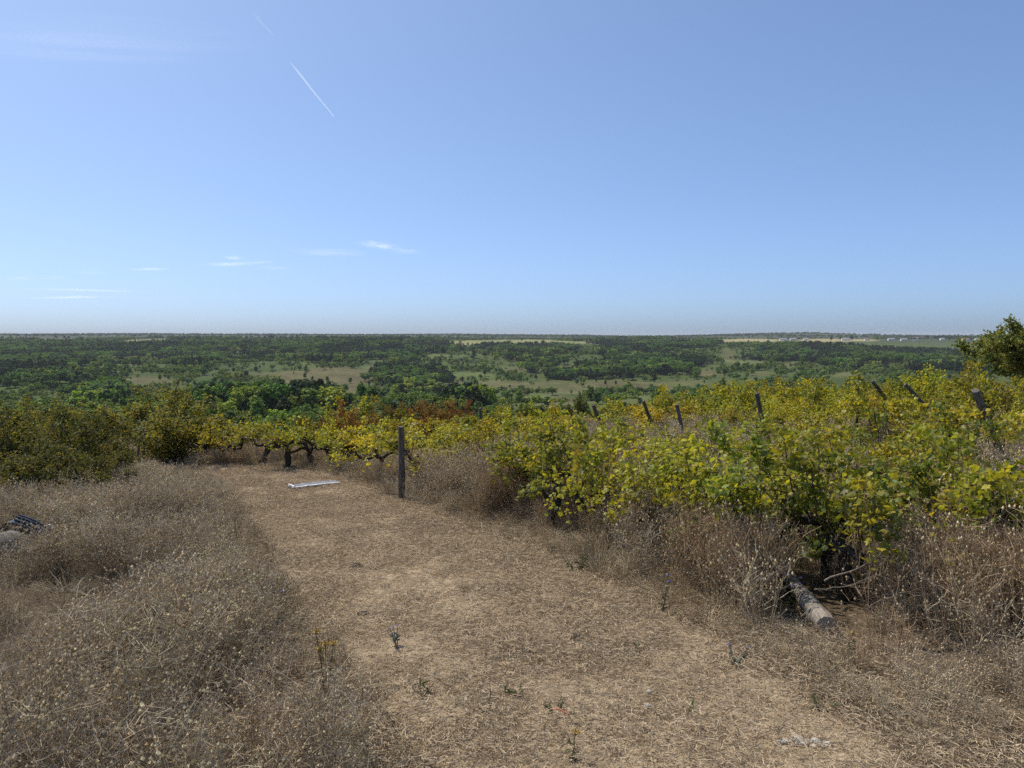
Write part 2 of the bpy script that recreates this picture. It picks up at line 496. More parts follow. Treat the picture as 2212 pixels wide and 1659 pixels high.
def in_poly(x, y, poly):
    x = np.asarray(x, float); y = np.asarray(y, float)
    c = np.zeros(x.shape, bool)
    x0, y0 = poly[:, 0], poly[:, 1]; x1, y1 = np.roll(x0, -1), np.roll(y0, -1)
    for a, b, p, q in zip(x0, y0, x1, y1):
        if b == q: continue
        c ^= ((b > y) != (q > y)) & (x < (p - a) * (y - b) / (q - b) + a)
    return c

def path_dist(x, y):
    """signed distance to the path's edge: positive outside"""
    pts = PATH_POLY[::3]
    d = np.full(np.shape(x), 1e9)
    for p in pts: d = np.minimum(d, np.hypot(x - p[0], y - p[1]))
    return np.where(in_poly(x, y, PATH_POLY[::2]), -d, d)

def path_mesh():
    n = 46
    t = np.linspace(-0.06, 1.06, n)
    X = pl[:, None, 0] * (1 - t) + pr[:, None, 0] * t; Y = pl[:, None, 1] * (1 - t) + pr[:, None, 1] * t
    w = 0.14 * (fbm(X / .4, Y / .4, 71) - .5)
    X = X + w; Z = H(X, Y) + 0.022
    edge = np.minimum(t, 1 - t)
    Z = Z - 0.05 * (1 - sstep(-.06, .03, edge))[None, :]
    V = np.stack([X, Y, Z], -1).reshape(-1, 3)
    i, j = np.meshgrid(np.arange(NP_ - 1), np.arange(n - 1), indexing='ij')
    F = np.stack([i * n + j, i * n + j + 1, (i + 1) * n + j + 1, (i + 1) * n + j], -1).reshape(-1, 4)
    a = fbm(V[:, 0] / .5, V[:, 1] / .5, 73)[:, None]
    c = np.array([.25, .19, .12]) * (1 - a) + np.array([.42, .325, .21]) * a
    mb = MB(); mb.add(V, F, c)
    return mb.mesh('path', M_path, True)
p_o = link('path', path_mesh(), kind='structure')
p_o['label'] = 'mown straw-coloured path curving left past the vines'

# ------------------------------------------------------------------ scattering helper (ground cover and far woods only)
def scatter(name, protos, pos, rot, scl, kinds, label, cat=None):
    """ground cover: one object whose points carry copies of a few small plants"""
    me = bpy.data.meshes.new(name)
    n = len(pos)
    me.vertices.add(n); me.vertices.foreach_set('co', np.asarray(pos, np.float32).ravel())
    a = me.attributes.new('rot', 'FLOAT_VECTOR', 'POINT'); a.data.foreach_set('vector', np.asarray(rot, np.float32).ravel())
    a = me.attributes.new('scl', 'FLOAT_VECTOR', 'POINT'); a.data.foreach_set('vector', np.asarray(scl, np.float32).ravel())
    a = me.attributes.new('knd', 'INT', 'POINT'); a.data.foreach_set('value', np.asarray(kinds, np.int32))
    o = link(name, me, kind='stuff')
    o['label'] = label
    if cat: o['category'] = cat
    ng = bpy.data.node_groups.new(name + '_nodes', 'GeometryNodeTree')
    ng.interface.new_socket('Geometry', in_out='INPUT', socket_type='NodeSocketGeometry')
    ng.interface.new_socket('Geometry', in_out='OUTPUT', socket_type='NodeSocketGeometry')
    N, L = ng.nodes, ng.links
    gi = N.new('NodeGroupInput'); go = N.new('NodeGroupOutput'); jn = N.new('GeometryNodeJoinGeometry')
    def named(nm, ty):
        q = N.new('GeometryNodeInputNamedAttribute'); q.data_type = ty; q.inputs['Name'].default_value = nm
        return q.outputs['Attribute']
    r_, s_, k_ = named('rot', 'FLOAT_VECTOR'), named('scl', 'FLOAT_VECTOR'), named('knd', 'INT')
    e2r = N.new('FunctionNodeEulerToRotation'); L.new(r_, e2r.inputs[0])
    for k, pm in enumerate(protos):
        po = bpy.data.objects.new(name + '_plant', pm)
        oi = N.new('GeometryNodeObjectInfo'); oi.inputs['Object'].default_value = po
        oi.inputs['As Instance'].default_value = True
        cp = N.new('FunctionNodeCompare'); cp.data_type = 'INT'; cp.operation = 'EQUAL'
        L.new(k_, cp.inputs[2]); cp.inputs[3].default_value = k
        ip = N.new('GeometryNodeInstanceOnPoints')
        L.new(gi.outputs[0], ip.inputs['Points']); L.new(cp.outputs[0], ip.inputs['Selection'])
        L.new(oi.outputs['Geometry'], ip.inputs['Instance'])
        L.new(e2r.outputs[0], ip.inputs['Rotation']); L.new(s_, ip.inputs['Scale'])
        L.new(ip.outputs[0], jn.inputs[0])
    L.new(jn.outputs[0], go.inputs[0])
    md = o.modifiers.new('scatter', 'NODES'); md.node_group = ng
    return o

# ------------------------------------------------------------------ valley trees
def far_tree(seed, kind):
    """crown and trunk meshes of a tree about 1 unit tall"""
    rng = np.random.default_rng(seed)
    mb = MB()
    if kind == 'round':
        ncl, rx, rz, cz = 26, .36, .36, .60
        pal = [(.05, .085, .022), (.07, .11, .028), (.035, .06, .018)]
    elif kind == 'dark':
        ncl, rx, rz, cz = 24, .30, .40, .54
        pal = [(.016, .028, .014), (.024, .038, .018), (.012, .021, .011)]
    elif kind == 'tall':
        ncl, rx, rz, cz = 26, .22, .46, .54
        pal = [(.06, .09, .026), (.085, .12, .034), (.045, .07, .022)]
    elif kind == 'yellow':
        ncl, rx, rz, cz = 22, .33, .38, .56
        pal = [(.15, .155, .035), (.12, .14, .035), (.1, .12, .03)]
    else:  # shrub
        ncl, rx, rz, cz = 20, .58, .44, .48
        pal = [(.07, .095, .03), (.09, .105, .035), (.055, .075, .025)]
    c = unit(rng.normal(size=(ncl, 3))) * (rng.uniform(.25, 1, (ncl, 1)) ** .5)
    c = c * np.array([rx, rx, rz]) * .82
    if kind == 'tall' or kind == 'dark':
        c[:, :2] *= (1.15 - .75 * (c[:, 2:3] / rz * .5 + .5))
    c[:, 2] += cz
    for p in c:
        k = rng.integers(13, 21)
        rr = rng.uniform(.09, .16)
        q = p + unit(rng.normal(size=(k, 3))) * rng.uniform(.35, 1, (k, 1)) * rr
        q[:, 2] = np.maximum(q[:, 2], .04)
        tint = pick(rng, pal, [1] * len(pal), 1, .15) * (1 + rng.uniform(-.09, .09, (k, 1)))
        leaves(mb, q, rng.uniform(.075, .135, k), rng, np.clip(tint * np.array([2.2, 2.35, 1.4]), 0, 1), unit(q - p) * 2.6 + np.array([0, 0, .9]), wide=.8)
    crown = mb.mesh('crown', M_tleaf)
    tb = MB()
    h = cz
    tube(tb, [(0, 0, -.05), (.01, 0, h * .4), (-.01, .01, h * .8), (0, 0, h + rz * .5)], [.028, .022, .015, .004], 5)
    for k in range(4):
        a = rng.uniform(0, 2 * PI); z0 = rng.uniform(.25, .5)
        tube(tb, [(0, 0, z0), (math.cos(a) * rx * .4, math.sin(a) * rx * .4, z0 + .16), (math.cos(a) * rx * .7, math.sin(a) * rx * .7, z0 + .24)], [.013, .009, .003], 4)
    return crown, tb.mesh('trunk', M_trunk)

TK = ['round', 'round', 'dark', 'tall', 'tall', 'yellow', 'shrub', 'shrub', 'round', 'dark']
TREES = [far_tree(900 + i, k) for i, k in enumerate(TK)]

def joined(a, b, name):
    """crown and trunk in one mesh, for the woods that read as one mass"""
    def arr(me):
        V = np.empty(len(me.vertices) * 3, np.float32); me.vertices.foreach_get('co', V)
        return V.reshape(-1, 3)
    import bmesh
    bm = bmesh.new(); bm.from_mesh(a); bm.from_mesh(b)
    for f in bm.faces[-len(b.polygons):] if False else []: pass
    me = bpy.data.meshes.new(name)
    na = len(a.polygons)
    bm.faces.ensure_lookup_table()
    for i in range(na, len(bm.faces)): bm.faces[i].material_index = 1
    bm.to_mesh(me); bm.free()
    me.materials.append(M_tleaf); me.materials.append(M_trunk)
    return me
WOODM = [joined(c, t, 'wood_tree') for c, t in TREES]

OCC = [(0, 872), (90, 850), (250, 905), (290, 850), (350, 838), (430, 880), (500, 915), (860, 905), (1000, 885), (1290, 865), (1480, 850), (1700, 820), (2080, 800), (2300, 790)]
ou = [p[0] for p in OCC]; ov = [p[1] for p in OCC]

def tree_points():
    rng = np.random.default_rng(77)
    n = 150000
    # density falls with distance as the crowns in the far woods run together
    r = np.geomspace(230, 3400, 2000)
    sp = np.interp(r, [230, 500, 1000, 1800, 3400], [5.2, 5.6, 7.0, 9.5, 14])
    pdf = r / sp ** 2; cdf = np.cumsum(pdf * np.gradient(r)); tot = cdf[-1] * R(84)
    n = int(tot)
    rr = np.interp(rng.uniform(0, cdf[-1], n), cdf, r)
    a = rng.uniform(R(-42), R(42), n)
    x = rr * np.sin(a); y = rr * np.cos(a)
    me, tm, fi, tf, wd = cover(x, y)
    clump = fbm(x / 38, y / 55, 81)
    scr = np.clip((clump - .40) * 3.0, 0.07, .8)
    pl_ = 1 - .9 * sstep(2100, 2500, rr)          # open plateau beyond
    hed = np.where(rr > 2300, np.clip((fbm(x / 420, y / 60, 83) - .55) * 8, 0, 1), 0)
    p = np.maximum(wd * .95, scr * (1 - wd)) * pl_
    p = np.maximum(p, hed)
    p = p * (1 - .93 * me) * (1 - fi)
    keep = rng.uniform(0, 1, n) < p
    x, y, rr, wd, me, clump = x[keep], y[keep], rr[keep], wd[keep], me[keep], clump[keep]
    z = H(x, y, False)
    wd = wd > rng.uniform(.2, .6, len(x))
    h = np.where(wd, rng.uniform(9.0, 16.0, len(x)), rng.gamma(4.5, .95, len(x)) + 1.4)
    h = np.where((rr > 2000) & ~wd, rng.uniform(6, 10, len(x)), h)
    u, v = project(x, y, z + h)
    occ = np.interp(u, ou, ov)
    k = (v < occ + 22) & (u > -160) & (u < 2380)
    k &= ~((u > 1668) & (u < 2130) & (rr > 1850) & (rr < 3000))      # open farmland round the skyline houses
    zone = fbm(x / 120, y / 150, 87)
    q = rng.uniform(0, 1, len(x))
    kind = np.where(wd, np.select([q < .38, q < .52, q < .62, q < .78, q < .80], [0, 1, 2, 8, 5], 9),
                    np.select([q < .24, q < .36, q < .42, q < .54, q < .62, q < .68, q < .84], [0, 1, 2, 3, 4, 5, 6], 7))
    st_ = fbm(x / 70, y / 110, 89)
    kind = np.where(wd & (st_ > .56) & (q < .8), 9 - 7 * (q < .4), kind)
    kind = np.where(wd & (st_ < .42) & (q < .6), 8 - 8 * (q < .3), kind)
    kind = np.where(~wd & (h < 3.2) & (q > .3), 6 + (q > .65), kind)
    kind = np.where((zone > .52) & (q < .4) & (rr < 1500), np.where(q < .2, 5, 4), kind)
    return [w[k] for w in (x, y, z, h, kind, rr, u, v, wd)]
tx, ty, tz, th, tk, tr, tu, tv, twd = tree_points()

GROUP_T = 'small trees scattered over the valley floor'
def put_tree(x, y, z, h, k, label, group, parts=True, rz=0.0, wide=1.0, name='valley_tree'):
    e = bpy.data.objects.new(name, None); COL.objects.link(e)
    e.location = (x, y, z); e.scale = (h * wide, h * wide, h); e.rotation_euler = (0, 0, rz)
    e.empty_display_size = .1
    tag(e, label, 'tree', group)
    c, t = TREES[k]
    link('crown', c, e); link('trunk', t, e)
    return e

# lone trees that can be told apart in the photograph: top u, base v, height in px of the 2212 copy, kind, label
LONE = [
    (659, 818, 13, 2, 'small dark tree, leftmost of three on the tan slope'),
    (675, 822, 10, 9, 'small dark tree, middle one of three on the tan slope'),
    (707, 826, 13, 2, 'small dark tree, rightmost of three on the tan slope'),
    (465, 830, 15, 2, 'dark bushy tree above the scrub left of the tan slope'),
    (1126, 848, 17, 0, 'tall tree of the little grove in the olive meadow'),
    (1108, 852, 12, 8, 'low round tree at the left of the meadow grove'),
    (1141, 850, 10, 8, 'low round tree at the right of the meadow grove'),
    (1160, 852, 12, 9, 'round dark tree standing just right of the meadow grove'),
    (1000, 843, 12, 2, 'single dark tree left of the meadow grove'),
    (1272, 844, 12, 9, 'dark rounded bush tree alone in the tan meadow'),
    (1308, 832, 11, 2, 'left one of two dark trees on the meadow edge'),
    (1330, 832, 10, 2, 'right one of two dark trees on the meadow edge'),
    (1410, 862, 15, 3, 'slim upright tree alone in the far right meadow'),
    (1405, 838, 9, 9, 'small dark bush tree in front of the right wood'),
    (1158, 822, 14, 9, 'dark round tree at the left end of the hedge line'),
    (1185, 822, 12, 2, 'dark round tree second along the hedge line'),
    (1218, 821, 13, 2, 'pointed dark tree midway along the hedge line'),
    (1270, 823, 11, 9, 'dark tree near the right end of the hedge line'),
    (1288, 826, 9, 2, 'small dark tree ending the hedge line on the right'),
    (1240, 765, 15, 9, 'big dark tree closing the right end of the far copse'),
    (940, 822, 12, 9, 'small dark round tree right of the meadow clump wood'),
    (905, 800, 10, 2, 'dark tree on the rise behind the clump wood'),
    (890, 797, 9, 9, 'dark bush tree left on the rise behind the clump wood'),
    (780, 789, 14, 9, 'dark tree at the foot of the broad far wood'),
    (865, 737, 14, 2, 'dark conifer poking above the skyline wood in the middle'),
    (1127, 735, 7, 9, 'round tree alone on the skyline above the green field'),
    (1239, 733, 7, 2, 'tiny pointed tree alone on the skyline right of the green field'),
    (1796, 733, 9, 9, 'dark round tree, leftmost of three beside the skyline farm'),
    (1815, 733, 10, 0, 'dark round tree, second of three beside the skyline farm'),
    (1840, 733, 12, 9, 'tall dark tree, third of three beside the skyline farm'),
    (1895, 733, 9, 0, 'dark round tree on the skyline right of the farm trees'),
    (1974, 734, 9, 9, 'dark round tree next to the white house on the skyline'),
    (2052, 735, 10, 8, 'wide dark tree farthest right on the skyline'),
]
rng_l = np.random.default_rng(5)
for u, v, hp, k, lab in LONE:
    if v < 740:
        y = 2500.0 if u > 1500 else (2300.0 if u > 1000 else 2000.0)
        x = at_y(u, v, y)[0]; z = float(H(x, y))
        top = at_y(u, v - hp, y)[2]
        h = max(top - z, 6.0)
    else:
        x, y, z = ground(u, v); z = float(H(x, y, False))
        h = hp / VS * y / FPX * 1.15
    put_tree(x, y, z - .05, h, k, lab, 'lone trees in the valley', rz=rng_l.uniform(0, 6), wide=rng_l.uniform(.95, 1.25))

# the trees that show largest: individuals; the rest of the wood is one mass
size = th / tr
near_order = np.argsort(-(size * (tv < np.interp(tu, ou, ov) + 4) * (tu > -20) * (tu < 2230)))
NI = 260
ind = near_order[:NI]
rng_t = np.random.default_rng(15)
ZL = {0: 'leafy green tree', 1: 'leafy green tree', 8: 'leafy green tree', 2: 'dark bluish green tree', 9: 'dark bluish green tree', 3: 'slim young green tree', 4: 'slim young green tree',
      5: 'yellow-green young tree', 6: 'low spreading green shrub', 7: 'low spreading green shrub'}
for i in ind:
    side = ('on the near valley side left of the round bush' if tu[i] < 290 else 'in the scrub behind the vines on the left' if tu[i] < 740 else
            'in the valley behind the red shrubs' if tu[i] < 1100 else 'in the valley behind the yellow vines')
    put_tree(tx[i], ty[i], tz[i] - .1, th[i], int(tk[i]), ZL[int(tk[i])] + ' ' + side, ZL[int(tk[i])] + 's ' + side,
             rz=rng_t.uniform(0, 6.28), wide=rng_t.uniform(1.05, 1.55), name='valley_tree' if tk[i] not in (6, 7) else 'valley_shrub')
rest = np.ones(len(tx), bool); rest[ind] = False
rg = np.random.default_rng(16)
n = rest.sum()
wd_ = rg.uniform(1.15, 1.75, n)
scatter('valley_woods', WOODM, np.stack([tx[rest], ty[rest], tz[rest] - .1], 1),
        np.stack([rg.normal(0, .04, n), rg.normal(0, .04, n), rg.uniform(0, 6.28, n)], 1),
        np.stack([th[rest] * wd_, th[rest] * wd_, th[rest]], 1), tk[rest], 'dense green woods and scrub covering the far valley slopes')

# blue wooded ridge along the horizon
def ridge_points():
    rng = np.random.default_rng(91)
    n = 9000
    r = rng.uniform(4200, 6600, n); a = rng.uniform(R(-40), R(40), n)
    x = r * np.sin(a); y = r * np.cos(a)
    k = fbm(x / 900, y / 400, 93) > np.where(a < R(8), .40, .52)
    x, y = x[k], y[k]
    return x, y, H(x, y, False), rng.uniform(9, 14, len(x)), rng
rx_, ry_, rz_, rh_, rg = ridge_points()
n = len(rx_)
scatter('horizon_woods', [WOODM[0], WOODM[2], WOODM[9]], np.stack([rx_, ry_, rz_ - .5], 1), np.stack([np.zeros(n), np.zeros(n), rg.uniform(0, 6.28, n)], 1),
        np.stack([rh_ * 2.2, rh_ * 2.2, rh_], 1), rg.integers(0, 3, n), 'blue hazy wooded ridge along the horizon')

# ------------------------------------------------------------------ farm houses on the skyline
M_wall = plain_mat('white_render', (.75, .73, .70), .85, namp=.06)
M_roof = plain_mat('pale_roof', (.36, .33, .31), .8, namp=.15)
M_roofr = plain_mat('red_roof', (.30, .16, .11), .8, namp=.15)
M_dark = plain_mat('dark_opening', (.03, .035, .04), .3, namp=.1)
def house(u, length, h, y, label, roof_m):
    x = at_y(u, 733, y)[0]; z = float(H(x, y, False))
    e = bpy.data.objects.new('farm_house', None); COL.objects.link(e); e.location = (x, y, z)
    tag(e, label, 'house', 'white farm buildings on the skyline')
    L2, D2 = length / 2, 4.5
    mb = MB()
    V = [(-L2, -D2, -1), (L2, -D2, -1), (L2, D2, -1), (-L2, D2, -1), (-L2, -D2, h), (L2, -D2, h), (L2, D2, h), (-L2, D2, h), (-L2, 0, h + 2.6), (L2, 0, h + 2.6)]
    mb.add(V, [[0, 1, 5, 4], [1, 2, 6, 5], [2, 3, 7, 6], [3, 0, 4, 7]]); mb.add(V, [[4, 7, 8], [5, 9, 6]])
    link('wall', mb.mesh('wall', M_wall), e)
    mb = MB(); o = .5
    for s in (-1, 1):
        a = [(-L2 - o, s * (D2 + o), h - .25), (L2 + o, s * (D2 + o), h - .25), (L2 + o, 0, h + 2.75), (-L2 - o, 0, h + 2.75)]
        b = [(p[0], p[1], p[2] + .2) for p in a]
        mb.add(a + b, [[0, 1, 2, 3], [7, 6, 5, 4], [0, 4, 5, 1], [1, 5, 6, 2], [3, 2, 6, 7], [0, 3, 7, 4]])
    link('roof', mb.mesh('roof', roof_m), e)
    nw = max(2, int(length / 5))
    wmb = MB(); wmb.add([(-.7, -.06, -.8), (.7, -.06, -.8), (.7, -.06, .8), (-.7, -.06, .8), (-.7, .06, -.8), (.7, .06, -.8), (.7, .06, .8), (-.7, .06, .8)],
                        [[0, 1, 2, 3], [0, 4, 5, 1], [1, 5, 6, 2], [2, 6, 7, 3], [3, 7, 4, 0]])
    wme = wmb.mesh('window', M_dark)
    for i in range(nw):
        link('window', wme, e, (-L2 + (i + .5) * length / nw, -D2 - .02, h * .55))
HOUSES = [(1692, 22, 5, 'long white farm building, leftmost on the skyline'), (1713, 18, 5, 'white farm building, second from the left on the skyline'),
          (1741, 14, 4.5, 'white shed left of the three skyline trees'), (1827, 26, 6, 'white building between the three skyline trees'),
          (1872, 14, 4.5, 'low pale building right of the three skyline trees'), (1925, 20, 5, 'white building midway along the right skyline'),
          (1952, 18, 5.5, 'white building left of the tall white house'), (1978, 14, 9, 'tallest white house beside a round tree on the skyline'),
          (2035, 12, 5, 'small white house left of the wide skyline tree'), (2085, 20, 4.5, 'pale low building near the end of the right skyline'),
          (2112, 18, 4.5, 'pale low building last on the right skyline')]
for i, (u, l, h, lab) in enumerate(HOUSES):
    house(u, l * 1.1, h, 2560 + 30 * (i % 3), lab, M_roofr if i in (4, 7, 9) else M_roof)

# ------------------------------------------------------------------ dry weeds, grass and straw of the foreground
STEM = [(.40, .325, .225), (.53, .44, .31), (.26, .20, .135), (.64, .54, .39), (.15, .115, .08)]
STW = [3, 3, 2, 1.5, 1.2]
HEAD = [(.66, .52, .28), (.72, .59, .36), (.54, .40, .21), (.36, .25, .14)]
def weed_proto(seed, nst=15, h=.5, spread=.22, nh=1.0, pal=STEM, hr=.0075):
    rng = np.random.default_rng(seed); mb = MB()
    a = rng.uniform(0, 2 * PI, nst); b0 = np.stack([np.cos(a), np.sin(a), 0 * a], 1) * rng.uniform(0, .07, (nst, 1))
    hh = h * rng.uniform(.55, 1.05, nst)
    out = np.stack([np.cos(a), np.sin(a), 0 * a], 1) * (spread * rng.uniform(.3, 1.3, (nst, 1)))
    top = b0 + out + np.stack([0 * a, 0 * a, hh], 1) + rng.normal(0, .02, (nst, 3))
    mid = b0 + out * .35 + np.stack([0 * a, 0 * a, hh * .5], 1) + rng.normal(0, .02, (nst, 3))
    ribbons(mb, b0 - np.array([0, 0, .03]), mid, top, .0042, .0022, rng, pick(rng, pal, STW, nst))
    tips = [top]
    for lvl in range(2):
        src0, src1, src2 = (b0, mid, top) if lvl == 0 else (mid, (mid + top) / 2, top)
        k = 5 if lvl == 0 else 4
        i = np.repeat(np.arange(nst), k); m = len(i)
        f = rng.uniform(.3, .95, (m, 1))
        st = np.where(f < .5, src0[i] * (1 - 2 * f) + src1[i] * 2 * f, src1[i] * (2 - 2 * f) + src2[i] * (2 * f - 1))
        d = unit(rng.normal(size=(m, 3)) * np.array([1, 1, .5]) + np.array([0, 0, .7]))
        ln = rng.uniform(.06, .17, (m, 1))
        en = st + d * ln; mdl = st + d * ln * .5 + rng.normal(0, .012, (m, 3))
        ribbons(mb, st, mdl, en, .0026, .0016, rng, pick(rng, pal, STW, m))
        tips.append(en)
    tips = np.concatenate(tips)
    sel = rng.uniform(0, 1, len(tips)) < .46 * nh
    if sel.any():
        heads(mb, tips[sel], rng.uniform(.7, 1.25, sel.sum()) * hr * .98, rng, pick(rng, HEAD, [2, 2, 1.5, 1], sel.sum()))
    return mb.mesh('weed', M_weed)

def tuft_proto(seed, nb=38, h=.28, spread=.12, pal=((.42, .34, .21), (.34, .26, .15), (.27, .2, .12), (.5, .42, .28)), lean=(0, 0)):
    rng = np.random.default_rng(seed); mb = MB()
    a = rng.uniform(0, 2 * PI, nb); q = np.stack([np.cos(a), np.sin(a), 0 * a], 1)
    b0 = q * rng.uniform(0, .05, (nb, 1)); hh = h * rng.uniform(.4, 1.1, (nb, 1)); sp = spread * rng.uniform(.2, 1.5, (nb, 1))
    z = np.array([0, 0, 1.0])
    mid = b0 + q * sp * .35 + z * hh * .6; top = b0 + q * sp * 1.2 + z * hh * rng.uniform(.7, 1, (nb, 1)) + np.array([lean[0], lean[1], 0]) * hh
    ribbons(mb, b0 - z * .02, mid, top, .0034, .0012, rng, pick(rng, pal, [1] * len(pal), nb))
    return mb.mesh('tuft', M_straw)

def mat_proto(seed, n=210, rad=.26):
    rng = np.random.default_rng(seed); mb = MB()
    c = np.stack([rng.normal(0, rad * .6, n), rng.normal(0, rad * .6, n), rng.uniform(.0, .028, n)], 1)
    a = rng.uniform(0, 2 * PI, n); d = np.stack([np.cos(a), np.sin(a), rng.normal(0, .16, n)], 1)
    L = rng.uniform(.012, .055, (n, 1)) * np.where(rng.uniform(0, 1, (n, 1)) < .06, 2.2, 1)
    pal = [(.50, .39, .255), (.44, .335, .215), (.37, .28, .175), (.56, .45, .31), (.24, .175, .11)]
    ribbons(mb, c - d * L * .5, c + rng.normal(0, .005, (n, 3)), c + d * L * .5, .0030, .0022, rng, pick(rng, pal, [3, 3, 2, 1.2, 1], n))
    return mb.mesh('straw_mat', M_straw)

def wedge(n, rmin, rmax, seed, a0=-41, a1=41):
    rng = np.random.default_rng(seed)
    r = np.sqrt(rng.uniform(rmin ** 2, rmax ** 2, n)); a = rng.uniform(R(a0), R(a1), n)
    return r * np.sin(a), r * np.cos(a), rng

# hollow under the fallen log etc. stay clear
LOG_A = ground(1786, 1372); LOG_B = ground(1697, 1252)
def seg_dist(x, y, A, B):
    A = np.array(A[:2]); B = np.array(B[:2]); d = B - A
    t = np.clip(((x - A[0]) * d[0] + (y - A[1]) * d[1]) / (d @ d), 0, 1)
    return np.hypot(x - A[0] - t * d[0], y - A[1] - t * d[1])
SHEET = ground(640, 1058)
PLAST = ground(62, 1190)

def front_open(x, y):
    """low, trodden growth in the right foreground"""
    u, v = project(x, y, H(x, y, False))
    return sstep(1350, 1500, v) * sstep(1250, 1650, u)

WEEDS = [weed_proto(200 + i, 13 + i % 5, .46 + .05 * (i % 4), .2 + .03 * (i % 3), 1.0 if i % 3 else .6, hr=.0088) for i in range(9)]
WEEDS += [weed_proto(230 + i, 18, .5, .17, .4, [(.36, .25, .15), (.46, .34, .21), (.26, .17, .10), (.54, .42, .28), (.17, .115, .07)]) for i in range(3)]
x, y, rng = wedge(21000, 1.9, 19, 301)
pd = path_dist(x, y)
fo = front_open(x, y)
_ymid = (pl[:, 1] + pr[:, 1]) / 2; _xmid = (pl[:, 0] + pr[:, 0]) / 2; _o = np.argsort(_ymid)
right_side = lambda x, y: x > np.interp(y, _ymid[_o], _xmid[_o])
dens = sstep(.0, .5, pd) * (1 + .2 * fo)
dens = np.where(right_side(x, y) & (pd > .1), np.maximum(dens, .95), dens)
dens = np.where(pd < 0, .03 * sstep(.45, .7, fbm(x / .5, y / .5, 319)), dens) * (.3 + 1.1 * sstep(.32, .62, fbm(x / .75, y / .75, 311)))
keep = (rng.uniform(0, 1, len(x)) < dens * .62) & (seg_dist(x, y, LOG_A, LOG_B) > .24) & (y < 17.5 + .5 * np.clip(x, 0, 9)) & (seg_dist(x, y, PLAST, (PLAST[0] * .93, PLAST[1] * .93)) > .33)
_u, _v = project(x, y, H(x, y, False))
keep &= ~((_u < 275) & (_v < 1085) & (rng.uniform(0, 1, len(x)) < .75))          # under the bushes
keep &= ~((seg_dist(x, y, LOG_A, (LOG_A[0] + .12, LOG_A[1] - .9)) < .32) & (rng.uniform(0, 1, len(x)) < .8))
x, y, pd, fo = x[keep], y[keep], pd[keep], fo[keep]
n = len(x)
s = (.22 + .82 * sstep(.3, .7, fbm(x / .95, y / .95, 313))) * rng.uniform(.8, 1.2, n) * (.5 + .5 * sstep(0, .7, pd)) * (1 - .45 * fo)
rs = right_side(x, y)
s *= np.where(rs, 1.0 + .95 * sstep(.2, .8, pd) * (1 - .45 * sstep(1.6, 2.4, pd)) * (1 - fo), 1.0)
s = np.minimum(s, .98 * rng.uniform(.85, 1, n))
zs = np.where(rs, 1 + .45 * sstep(.1, .5, pd) * (1 - fo), 1.0) * (1 - .5 * sstep(10.5, 13, y) * sstep(.5, -1.5, x))
kd = np.where(rs & (fbm(x / .9, y / .9, 317) > .6), rng.integers(9, 12, n), rng.integers(0, 9, n))
scatter('dry_weeds', WEEDS, np.stack([x, y, H(x, y) - .01], 1), np.stack([rng.normal(0, .16, n), rng.normal(0, .16, n), rng.uniform(0, 6.28, n)], 1),
        np.stack([s, s, s * zs], 1), kd, 'tangled grey-brown dried weeds with small pale seed heads')
print('weeds', n)

TUFTS = [tuft_proto(250 + i, 34 + 3 * i, .24 + .03 * (i % 4), .1 + .03 * (i % 3), lean=(.25 * (i % 3 - 1), .1)) for i in range(8)]
TUFTS += [tuft_proto(270 + i, 26, .16, .1, ((.12, .13, .045), (.16, .15, .06), (.22, .19, .09))) for i in range(2)]
x, y, rng = wedge(30000, 1.8, 20, 321)
pd = path_dist(x, y); fo = front_open(x, y)
dens = np.where(pd < 0, .22 + .3 * sstep(-.5, 0, pd), .5 + .35 * fo) * (.4 + .9 * sstep(.3, .65, fbm(x / .6, y / .6, 323)))
keep = (rng.uniform(0, 1, len(x)) < dens * .55) & (seg_dist(x, y, LOG_A, LOG_B) > .11) & (y < 18.5 + .5 * np.clip(x, 0, 9))
x, y, pd, fo = x[keep], y[keep], pd[keep], fo[keep]
n = len(x)
s = np.where(pd < 0, .16 + .22 * rng.uniform(0, 1, n) ** 2, (.45 + .5 * rng.uniform(0, 1, n)) * (1 - .5 * fo)) * (.7 + .6 * fbm(x / .8, y / .8, 325))
kd = np.where(rng.uniform(0, 1, n) < .045, rng.integers(8, 10, n), rng.integers(0, 8, n))
scatter('dry_grass', TUFTS, np.stack([x, y, H(x, y) - .005], 1), np.stack([rng.normal(0, .15, n), rng.normal(0, .15, n), rng.uniform(0, 6.28, n)], 1),
        np.stack([s * 1.2, s * 1.2, s], 1), kd, 'bleached dry grass tufts along the path and between weeds')
print('tufts', n)

MATS = [mat_proto(280 + i) for i in range(7)]
x, y, rng = wedge(15000, 1.8, 18, 331)
pd = path_dist(x, y)
bare = fbm(x / .55, y / .55, 333)
keep = (pd < .7) & (rng.uniform(0, 1, len(x)) < .5 + .5 * sstep(.3, .5, bare))
x, y = x[keep], y[keep]; n = len(x)
s = rng.uniform(.8, 1.25, n)
scatter('straw_litter', MATS, np.stack([x, y, H(x, y) + .018], 1), np.stack([rng.normal(0, .04, n), rng.normal(0, .04, n), rng.uniform(0, 6.28, n)], 1),
        np.stack([s, s, s * .9], 1), rng.integers(0, 7, n), 'flattened pale straw litter covering the path')
print('mats', n)

